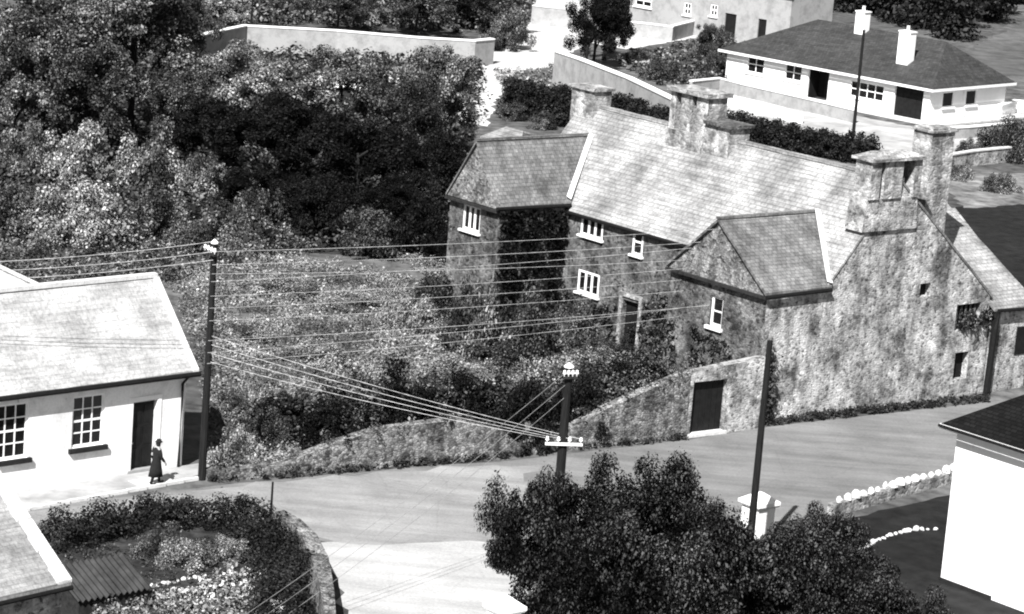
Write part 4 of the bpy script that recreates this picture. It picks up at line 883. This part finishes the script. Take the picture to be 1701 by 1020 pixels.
# ================================================================ PERSON walking past the door
def person(p, deg, h=1.58):
    f = unit(deg); s = np.array([-f[1], f[0], 0]); k = h/1.7
    r_ = thing('person', p, 'woman in long dark coat and dark hat walking along the pavement past the door', 'person')
    J = {}; E_ = []
    def j(n, x, y, z, r, par=None): J[n] = (x, y, z, r); (par and E_.append((par, n)))
    j('pel', 0, 0, .93, .13); j('sp', .01, 0, 1.12, .125, 'pel'); j('ch', .02, 0, 1.32, .145, 'sp'); j('nk', .04, 0, 1.46, .055, 'ch'); j('hd0', .06, 0, 1.54, .075, 'nk'); j('hd1', .07, 0, 1.63, .088, 'hd0'); j('hd2', .07, 0, 1.70, .06, 'hd1'); j('no', .165, 0, 1.60, .018, 'hd1'); j('chin', .12, 0, 1.535, .035, 'hd0')
    for sg, st in ((1, .22), (-1, -.24)):
        n = 'l' if sg > 0 else 'r'
        j(n+'hp', 0, sg*.09, .88, .10, 'pel'); j(n+'kn', st*.6+.04, sg*.09, .49, .065, n+'hp'); j(n+'an', st, sg*.09, .09, .042, n+'kn'); j(n+'to', st+.17, sg*.10, .035, .035, n+'an')
        j(n+'sh', .01, sg*.18, 1.37, .075, 'ch'); j(n+'el', -st*.35, sg*.22, 1.10, .055, n+'sh'); j(n+'wr', -st*.55+.12, sg*.2, .90, .034, n+'el'); j(n+'pa', -st*.6+.15, sg*.2, .83, .034, n+'wr')
        for q in range(4): j(n+'f%d' % q, -st*.6+.145+.022*q-.02, sg*(.2), .755+.006*abs(q-1.5), .0095, n+'pa'); j(n+'g%d' % q, -st*.6+.165+.02*q-.02, sg*.195, .715+.008*abs(q-1.5), .008, n+'f%d' % q)
        j(n+'th', -st*.6+.205, sg*.19, .80, .011, n+'pa'); j(n+'t2', -st*.6+.215, sg*.188, .765, .009, n+'th')
    names = list(J); me = bpy.data.meshes.new('body')
    me.from_pydata([tuple((f*J[n][0]+s*J[n][1]+ZZ*J[n][2])*k) for n in names], [(names.index(a), names.index(b)) for a, b in E_], [])
    o = bpy.data.objects.new('body', me); sc.collection.objects.link(o); o.parent = r_; me.materials.append(MT['skin'])
    sm = o.modifiers.new('skin', 'SKIN'); sv = me.skin_vertices[0].data if me.skin_vertices else None
    if sv is None:
        import bmesh
        b = bmesh.new(); b.from_mesh(me); b.verts.layers.skin.verify(); b.to_mesh(me); b.free(); sv = me.skin_vertices[0].data
    for i, n in enumerate(names): sv[i].radius = (J[n][3]*k,)*2; sv[i].use_root = (n == 'pel')
    o.modifiers.new('sub', 'SUBSURF').levels = 1; o.modifiers['sub'].render_levels = 2
    def loft(name, rings, mat, n=18, sub=None):
        m = MB(); q = len(m.v)
        for (x, y, z, rx, ry) in rings: m.v += [tuple(p+(f*(x+rx*math.cos(6.2832*i/n)*(1+.05*math.sin(5*6.2832*i/n)))+s*(y+ry*math.sin(6.2832*i/n))+ZZ*z)*k) for i in range(n)]
        for a in range(len(rings)-1):
            for i in range(n): m.f.append((a*n+i, a*n+(i+1) % n, (a+1)*n+(i+1) % n, (a+1)*n+i))
        m.f.append(tuple(range(n))[::-1]); m.f.append(tuple(range((len(rings)-1)*n, len(rings)*n))); return m.build(name, mat, r_, smooth=True)
    loft('coat', [(0.0, 0, .30, .30, .23), (0, 0, .55, .25, .215), (0, 0, .85, .19, .20), (.01, 0, 1.02, .155, .175), (.02, 0, 1.25, .165, .2), (.02, 0, 1.38, .14, .215), (.03, 0, 1.45, .085, .1)], 'cloth')
    for sg, st in ((1, .22), (-1, -.24)):
        m = MB(); m.tube([p+(f*x+s*sg*y+ZZ*z)*k for x, y, z in ((.01, .17, 1.4), (-st*.2, .215, 1.22), (-st*.35, .23, 1.09), (-st*.52+.1, .205, .92))], .085*k, 10, .05*k); m.build('sleeve', 'cloth', r_, smooth=True)
        m = MB(); m.tube([p+(f*(st-.03)+s*sg*.09+ZZ*.11)*k, p+(f*(st-.02)+s*sg*.09+ZZ*.05)*k, p+(f*(st+.18)+s*sg*.1+ZZ*.04)*k], .055*k, 8, .04*k); m.build('shoe', 'iron', r_, smooth=True)
        m = MB(); m.tube([p+(f*(st*.6+.03)+s*sg*.09+ZZ*.48)*k, p+(f*st+s*sg*.09+ZZ*.08)*k], .075*k, 8, .05*k); m.build('stocking', 'cloth', r_, smooth=True)
        m = MB(); m.lathe(p+(f*.145+s*sg*.035+ZZ*1.625)*k, [(.002, -.012), (.012, 0), (.002, .012)], 8); m.build('eye', 'iron', r_)
    loft('hair', [(.045, 0, 1.50, .06, .07), (.04, 0, 1.58, .085, .098), (.05, 0, 1.66, .10, .103), (.06, 0, 1.71, .085, .09)], 'hair', 14)
    loft('hat', [(.07, 0, 1.672, .15, .145), (.07, 0, 1.684, .15, .145), (.07, 0, 1.687, .108, .108), (.065, 0, 1.77, .095, .095), (.065, 0, 1.79, .05, .05)], 'cloth', 16)
person(G(258, 803, .11), 38)

# ================================================================ VEGETATION
# creepers on the walls
ivy(H(0, LB0, 0), HU, -HV, [(LA+.1, 0), (2.2, 0), (2.2, 5.75), (LA+.12, 5.75)], 'evergreen', 'dense dark creeper added as shade over the courtyard side of the left wing', dens=380, thick=.12)  # near-black leaves added to give this sunlit wall its shade
ivy(H(2.33, 0, 0), HV, -HU, [(12.9, 0), (17, 0), (17, 2.0), (14.4, 1.8), (13.1, 1.9)], 'dark_leaf', 'dark creeper at the foot of the front wall under the lower window', dens=300)
ivy(H(2.33, 0, 0), HV, -HU, [(6, .0), (11.3, .0), (11.2, 3.0), (9, 3.6), (6, 3.8)], 'dark_leaf', 'dark creeper right of the door on the front wall', dens=300, seed=8)
ivy(H(0, 0, 0), HU, -HV, [(WA-.1, 0), (-.55, 0), (-.5, 1.2), (-.7, 2.2), (-.45, 2.9), (-.8, 3.3), (-1.3, 2.2)], 'dark_leaf', 'ivy climbing the wing corner beside the doorway', dens=380, thick=.2, seed=9)
ivy(H(0, 0, 0), HU, -HV, [(10.5, 3.9), (12.6, 4.0), (12.9, 3.3), (12.2, 3.0), (11.0, 3.2), (10.4, 3.4)], 'dark_leaf', 'tuft of ivy over the mullioned opening at the right end of the gable', dens=240, seed=10)
ivy(H(WA, 0, 0), HV, -HU, [(4.9, 0), (5.9, 0), (5.9, 3.0), (5.4, 3.4), (5.0, 2.6)], 'mid_leaf', 'leafy climber on the left corner of the gabled wing', dens=200, seed=11)
ivy(H(WA, 0, 0), HV, -HU, [(1.6, 1.6), (4.2, 1.6), (4.3, 3.3), (3.0, 3.4), (1.8, 2.8)], 'dark_leaf', 'dark creeper under the sash window of the gabled wing', dens=200, seed=12, thick=.06)
# weeds and garden growth
scatter_stuff('verge_weeds', [[(350, 802), (470, 797), (850, 762), (1140, 731), (1140, 726), (850, 756), (470, 790), (350, 796)], [(1215, 716), (1300, 706), (1640, 669), (1640, 660), (1300, 697), (1215, 707)], [(1300, 702), (1480, 682), (1480, 676), (1300, 697)]], 26, 'verge', 'dark weeds along the foot of the walls beside the road', (.08, .22), 16, .13, (0, .22), 21)
scatter_stuff('garden_undergrowth', [[(285, 455), (420, 425), (560, 440), (700, 470), (800, 500), (900, 560), (840, 590), (760, 605), (690, 645), (560, 680), (350, 690), (325, 600)], [(640, 425), (800, 435), (980, 480), (1030, 540), (900, 520), (760, 480)], [(640, 650), (700, 600), (800, 590), (1000, 590), (1110, 600), (1100, 640), (900, 660), (700, 670)], [(345, 690), (480, 680), (520, 740), (450, 785), (345, 792)]], 8.0, 'weed', 'pale overgrown grass and weeds filling the garden of the stone house', (.15, .42), 40, .10, (.0, .3), 22)
scatter_stuff('rough_growth', [[(-40, 320), (120, 270), (330, 300), (480, 330), (520, 420), (320, 460), (200, 500), (-40, 480)]], 3.0, 'mid_leaf', 'tangled low growth between the shrubs at the left', (.3, .7), 50, .15, (0, .5), 23)
scatter_stuff('bed_weeds', [[(95, 915), (230, 905), (360, 900), (440, 930), (450, 960), (380, 955), (300, 975), (240, 985), (230, 945), (120, 955)]], 7, 'dark_leaf', 'low dark weeds on the soil of the kitchen garden', (.1, .25), 16, .09, (0, .12), 24)
fo = G(130, 1000, .55)*np.array([1, 1, 0]); fu, fv = unit(43), unit(133)
fr_ = thing('lean_to_shed', fo, 'low lean-to with dark ribbed roof beside the white stones in the kitchen garden', 'shed')
m = MB(); m.hexa([fo+fu*.1+fv*.1, fo+fu*2.7+fv*.1, fo+fu*2.7+fv*1.55, fo+fu*.1+fv*1.55], [fo+fu*.1+fv*.1+ZZ*.5, fo+fu*2.7+fv*.1+ZZ*.5, fo+fu*2.7+fv*1.55+ZZ*1.1, fo+fu*.1+fv*1.55+ZZ*1.1]); m.build('wall', 'dark_wood', fr_)
m = MB(); N_ = 128
for a in range(N_+1):
    z = .045*math.sin(2*math.pi*a/10); u_ = 2.8*a/N_
    for b, zz in ((0, .55), (1.65, 1.22)): m.v += [tuple(fo+fu*u_+fv*b+ZZ*(zz+z)), tuple(fo+fu*u_+fv*b+ZZ*(zz+z-.015))]
for a in range(N_):
    k = a*4; m.f += [(k, k+4, k+6, k+2), (k+1, k+3, k+7, k+5), (k, k+1, k+5, k+4), (k+2, k+6, k+7, k+3)]
m.f += [(0, 2, 3, 1), (N_*4, N_*4+1, N_*4+3, N_*4+2)]
m.build('ribbed_roof', 'corrugated', fr_)
scatter_stuff('flower_bed', [[(300, 985), (380, 955), (450, 960), (480, 1010), (470, 1060), (150, 1060), (160, 1012)]], 16, 'bright_leaf', 'pale leafy crops and flowers at the bottom of the kitchen garden', (.1, .3), 16, .13, (.02, .4), 25)
scatter_stuff('woodland', [[(1395, 20), (1500, 46), (1600, 70), (1680, 20), (1760, -30), (1500, -60), (1330, -40), (1340, 5)]], .16, 'hedge', 'dark wood behind the bungalow at the top right', (1.4, 3.0), 420, .5, (0.5, 6.0), 26)
scatter_stuff('meadow_grass', [[(820, 118), (930, 110), (960, 128), (1130, 210), (1200, 235), (960, 200), (830, 140)]], 3, 'weed', 'short pale grass between the lane and the hedge', (.15, .35), 14, .2, (0, .15), 27)
scatter_stuff('bank_grass', [[(1010, 100), (1190, 62), (1290, 84), (1195, 150), (1130, 160)]], 2.2, 'mid_leaf', 'rough grass bank below the cottages', (.2, .5), 16, .28, (0, .3), 28)

# trees, upper left
tree(70, 240, 250, -50, 'mid_leaf', 'large dark broadleaved tree in the top left corner', crown_low=.22)
tree(215, 225, 230, -60, 'mid_leaf', 'tall tree with bare lower trunk second from the top left corner', crown_low=.30)
tree(300, 170, 110, -30, 'dark_leaf', 'narrow dark tree just left of the long pale wall', crown_low=.2)
tree(395, 235, 170, 62, 'pale_leaf', 'rounded leafy tree in front of the bend of the long wall', crown_low=.2)
tree(560, 260, 190, 62, 'mid_leaf', 'broad leafy tree standing in front of the middle of the long wall', crown_low=.2)
tree(722, 270, 135, 68, 'mid_leaf', 'dark leafy tree beside the bright lane, left of the stone house', crown_low=.18)
tree(660, 300, 150, 130, 'dark_leaf', 'lower dark tree just left of the tree beside the lane', crown_low=.15)
tree(470, 310, 190, 150, 'evergreen', 'very dark spreading evergreen added as shade in the middle of the tree group', crown_low=.08)  # this and the next three dark crowns paint the trees' shaded undersides
tree(350, 285, 170, 150, 'evergreen', 'very dark evergreen added as shade left of the spreading one', crown_low=.08)
tree(590, 345, 190, 190, 'evergreen', 'very dark low evergreen added as shade nearest the garden of the stone house', crown_low=.06)
tree(712, 365, 130, 215, 'evergreen', 'very dark evergreen added as shade close against the end of the left wing', crown_low=.06)
tree(560, 55, 130, -40, 'dark_leaf', 'dark tree at the top edge above the middle of the long wall', crown_low=.1)
tree(690, 58, 140, -45, 'dark_leaf', 'dark tree at the top edge right of the middle of the long wall', crown_low=.1)
tree(800, 52, 150, -40, 'dark_leaf', 'dark tree at the top edge behind the round pale topped bush', crown_low=.1)
tree(985, 112, 100, -12, 'evergreen', 'dense dark upright tree between the lane and the grey cottages', crown_low=.0)
tree(1003, 100, 90, -40, 'evergreen', 'taller dark tree just behind the dense upright one', crown_low=.02)
tree(1178, 118, 68, 30, 'dark_leaf', 'small dark tree below the cottages at the left end of the bungalow', crown_low=.1)
tree(150, 260, 190, 60, 'dark_leaf', 'dark tree with low crown in front of the bare trunked tree', crown_low=.08)
tree(20, 250, 150, 30, 'mid_leaf', 'leafy tree at the left edge under the top left corner', crown_low=.1)
tree(290, 250, 130, 110, 'dark_leaf', 'dark tree left of the rounded leafy tree', crown_low=.1)
tree(420, 365, 150, 265, 'evergreen', 'dark low tree above the tall pole, under the evergreens', crown_low=.05)
tree(520, 390, 150, 285, 'evergreen', 'dark low tree below the spreading evergreen', crown_low=.05)
tree(650, 395, 130, 290, 'evergreen', 'dark low tree right of the white blossom', crown_low=.05)
scatter_stuff('orchard_undergrowth', [[(-60, 330), (-60, 60), (300, 110), (420, 95), (795, 110), (795, 170), (770, 330), (760, 430), (640, 430), (520, 420), (300, 400)]], .9, 'dark_leaf', 'dark undergrowth beneath the trees at the upper left', (.5, 1.1), 40, .3, (0, .7), 29)
scatter_stuff('top_undergrowth', [[(415, 42), (820, 60), (870, 40), (880, -10), (420, -40)], [(250, 60), (410, 40), (400, -40), (200, -40)]], .5, 'mid_leaf', 'bushes and rough growth beyond the long pale wall', (.8, 1.6), 60, .4, (0, 1.2), 30)
# shrubs
V_ = [
 (838, 84, 92, 68, 'mid_leaf', 'round bush with pale top at the end of the long wall beside the lane'),
 (745, 45, 80, 40, 'mid_leaf', 'low bush behind the long wall left of the round one'),
 (620, 40, 130, 36, 'pale_leaf', 'pale bush behind the middle of the long wall'),
 (480, 30, 120, 40, 'dark_leaf', 'dark bush behind the bend of the long wall'),
 (360, 40, 130, 42, 'pale_leaf', 'pale bush above the bend of the long wall'),
 (40, 300, 130, 95, 'pale_leaf', 'pale shrub at the left edge under the large dark tree'),
 (135, 315, 150, 110, 'bright_leaf', 'bright leafy shrub under the bare trunked tree'),
 (240, 325, 150, 110, 'pale_leaf', 'pale shrub right of the bright leafy one'),
 (335, 340, 120, 90, 'pale_leaf', 'pale rounded shrub below the left evergreen'),
 (30, 400, 150, 85, 'mid_leaf', 'grey leaved shrub at the left edge above the schoolhouse'),
 (130, 415, 190, 110, 'bright_leaf', 'brightest spreading shrub above the schoolhouse roof'),
 (250, 410, 150, 90, 'mid_leaf', 'grey shrub right of the brightest spreading shrub'),
 (330, 425, 130, 80, 'mid_leaf', 'leafy shrub just behind the top of the tall pole'),
 (435, 395, 130, 85, 'mid_leaf', 'leafy shrub below the spreading evergreen'),
 (530, 405, 130, 90, 'evergreen', 'dark shrub on the edge of the overgrown garden'),
 (615, 430, 120, 80, 'dark_leaf', 'dark shrub left of the end wall of the left wing'),
 (690, 435, 110, 110, 'evergreen', 'blackish shrub close to the corner of the left wing'),
 (560, 165, 60, 50, 'mid_leaf', 'small bush under the middle tree of the group'),
 (748, 440, 70, 80, 'evergreen', 'small blackish shrub at the foot of the wing end wall'),
 (470, 500, 130, 34, 'pale_leaf', 'low pale shrub in the overgrown garden right of the tall pole'),
 (590, 520, 140, 34, 'weed', 'low grey shrub in the middle of the overgrown garden'),
 (410, 580, 120, 36, 'pale_leaf', 'low pale shrub in the lower part of the overgrown garden'),
 (520, 610, 130, 38, 'weed', 'low weedy shrub left of the dark shrub bank'),
 (690, 560, 130, 40, 'weed', 'low weedy shrub beside the courtyard'),
 (760, 500, 110, 50, 'mid_leaf', 'grey shrub in the courtyard below the creeper covered wing'),
 (860, 500, 90, 45, 'mid_leaf', 'small grey shrub in the courtyard left of the lower window'),
 (900, 555, 150, 40, 'dark_leaf', 'dark low shrub put in as courtyard shade in front of the house door'),  # this dark shrub and the next stand in for the house's shadow
 (820, 615, 130, 45, 'dark_leaf', 'dark low shrub put in as shade in the middle of the courtyard'),
 (1000, 640, 130, 40, 'mid_leaf', 'low pale topped shrub above the dark bank right of the stout pole'),
 (740, 640, 150, 40, 'weed', 'low weedy shrub along the top of the dark bank'),
 (1070, 590, 90, 55, 'dark_leaf', 'dark bush beside the house door against the gabled wing'),
 (1000, 600, 100, 35, 'mid_leaf', 'low grey shrub in front of the bush by the house door'),
 (385, 690, 90, 40, 'mid_leaf', 'weedy shrub just right of the foot of the tall pole'),
 (385, 780, 90, 75, 'bright_leaf', 'pale flowering shrub on the road edge by the tall pole'),
 (440, 745, 90, 60, 'dark_leaf', 'dark shrub right of the pale flowering one'),
 (500, 720, 110, 65, 'dark_leaf', 'dark shrub above the left end of the tumbled wall'),
 (1185, 125, 60, 40, 'dark_leaf', 'dark low bush at the left corner of the bungalow'),
 (1100, 135, 80, 35, 'dark_leaf', 'dark bush behind the tall grey wall'),
 (1060, 105, 70, 25, 'mid_leaf', 'low bush right of the dense upright tree'),
 (1672, 268, 110, 65, 'dark_leaf', 'dark bush at the right edge below the bungalow gable end'),
 (1610, 262, 50, 30, 'mid_leaf', 'small shrub in the yard right of the pale chimney stack'),
 (1412, 262, 50, 30, 'dark_leaf', 'small dark bush behind the front chimney'),
 (1590, 300, 60, 30, 'pale_leaf', 'pale shrub just right of the foot of the pale chimney stack'),
 (1660, 320, 70, 34, 'mid_leaf', 'grey shrub on the rough yard above the dark field'),
 (900, 215, 60, 26, 'mid_leaf', 'small shrub on the bare ground behind the left wing'),
 (850, 200, 60, 28, 'dark_leaf', 'small dark shrub at the left end of the clipped hedge'),
 (945, 125, 50, 26, 'dark_leaf', 'small dark bush at the foot of the tall grey wall'),
 (680, 560, 120, 80, 'weed', 'tall grey shrub at the left of the courtyard below the wing end'),
 (790, 600, 130, 150, 'mid_leaf', 'tall pale shrub hiding the foot of the wing end wall'),
 (870, 600, 120, 115, 'dark_leaf', 'tall dark shrub in the courtyard before the creeper covered wing'),
 (945, 580, 100, 80, 'mid_leaf', 'grey shrub left of the three light lower window'),
 (725, 540, 110, 80, 'dark_leaf', 'weedy dark shrub by the corner of the left wing'),
 (300, 945, 110, 60, 'pale_leaf', 'pale feathery shrub in the middle of the kitchen garden'),
 (375, 935, 100, 45, 'pale_leaf', 'pale low shrub right of the feathery one'),
 (250, 930, 80, 40, 'mid_leaf', 'grey low shrub left of the feathery one'),
]
for a in V_: bush(*a)
# bank of dark shrubs behind the roadside wall
for a in ((450, 720, 120, 60), (540, 748, 150, 75), (660, 715, 170, 95), (770, 700, 150, 85), (870, 752, 130, 110), (950, 735, 130, 105), (1020, 670, 120, 65), (1085, 640, 100, 45)):
    bush(a[0], a[1], a[2], a[3], 'evergreen', {450: 'dark shrub just left of the leftmost hump of the tumbled wall', 540: 'leftmost dark shrub of the bank behind the tumbled wall', 660: 'second dark shrub from the left of the bank behind the tumbled wall', 770: 'third dark shrub from the left of the bank behind the tumbled wall', 870: 'dark shrub behind the lowest gap of the tumbled wall', 950: 'dark shrub directly behind the top of the stout pole', 1020: 'dark shrub right of the stout pole above the wall', 1085: 'dark shrub nearest the doorway in the wall'}[a[0]], group='dark shrubs behind the roadside wall')
# hedges
hedge('hedge', foot([(838, 190), (880, 196), (955, 212)]), 2.6, 2.6, 'hedge', 'dark clipped hedge left of the far chimney of the stone house', .15, 380, 31)
hedge('hedge', foot([(1000, 208), (1060, 224), (1120, 240)]), 1.8, 2.4, 'hedge', 'dark hedge below the tall grey wall, between the far and middle chimneys', .15, 380, 32)
hedge('hedge', foot([(1215, 230), (1300, 250), (1370, 262), (1450, 275)]), 2.2, 1.9, 'hedge', 'long dark hedge between the stone house roof and the bungalow', .15, 380, 33)
hedge('hedge', foot([(85, 915), (150, 893), (220, 878), (290, 872), (370, 876), (415, 886), (445, 910), (462, 945), (468, 1000), (470, 1080)]), 2.1, 1.0, 'hedge', 'curving dark hedge round the kitchen garden by the road junction', .10, 420, 34)
hedge('overgrown_hedge', foot([(440, 735), (560, 715), (680, 698), (790, 690), (870, 695), (960, 690), (1060, 655), (1112, 632)]), 2.6, 1.5, 'dark_leaf', 'long overgrown dark hedge along the back of the roadside rubble wall', .13, 330, 35, rag=.5)
wl = [p+ZZ*(h-.12)+np.array([-.1, .2, 0]) for p, h in zip(foot(gl), ht)]
hedge('overhanging_growth', wl, .9, .5, 'mid_leaf', 'straggling growth spilling over the uneven top of the roadside rubble wall', .1, 260, 36, 'plants', rag=.9)
# foreground evergreens
FG = [(870, 950, 170, 165, 'dark evergreen bush at the left end of the foreground mass, overhanging the side road'),
 (985, 915, 220, 128, 'dark evergreen bush round the foot of the stout pole'),
 (1110, 930, 230, 150, 'dark evergreen bush between the two foreground poles'),
 (930, 1050, 230, 180, 'dark evergreen bush at the bottom edge beside the white pillar cap'),
 (1060, 1060, 250, 190, 'broad dark evergreen bush in the middle of the bottom edge'),
 (1200, 1050, 260, 185, 'dark evergreen bush at the bottom edge below the thin pole'),
 (1350, 960, 150, 110, 'dark bush right of the white gate pillar'),
 (1370, 1050, 220, 160, 'dark evergreen bush on the lawn at the right of the foreground mass'),
 (1265, 985, 150, 105, 'dark bush just below the white gate pillar and the thin dark pole'),
 (1430, 1010, 150, 110, 'low dark bush on the lawn between the foreground mass and the edging stones'),
 (1180, 965, 140, 120, 'dark bush filling the gap left of the white gate pillar'),
 (1045, 985, 120, 95, 'small dark bush with paler sprays in the middle of the foreground mass'),
 (1480, 1090, 180, 130, 'lowest dark bush near the foot of the white house')]
for a in FG: bush(a[0], a[1], a[2], a[3], 'glint_evergreen', a[4], name='evergreen_bush', group='dark evergreen bushes in the foreground', big=True)
bush(690, 318, 70, 22, 'blossom', 'low white blossom at the foot of the evergreens left of the stone house', name='flowering_shrub')
bush(215, 160, 90, 26, 'blossom', 'white leaf patch added for the bright gaps beneath the top left trees', name='flowering_shrub')  # white leaves stand in for bright gaps under the trees
# small shed roof among the trees
sp = G(565, 190); shd = thing('garden_shed', sp, 'small shed with pale roof among the trees below the long wall', 'shed'); u = unit(0); v = unit(90)
m = MB(); m.box(sp-u*1.6, u*3.2, v*2.0, ZZ*1.9); m.build('wall', 'dark_wood', shd); m = MB(); m.slab([sp-u*1.8-v*.2+ZZ*1.92, sp+u*1.8-v*.2+ZZ*1.92, sp+u*1.8+v*2.2+ZZ*2.4, sp-u*1.8+v*2.2+ZZ*2.4], -ZZ*.06); m.build('roof', 'white_clean', shd)
for o in sc.objects:
    if '_o' in o: del o['_o']
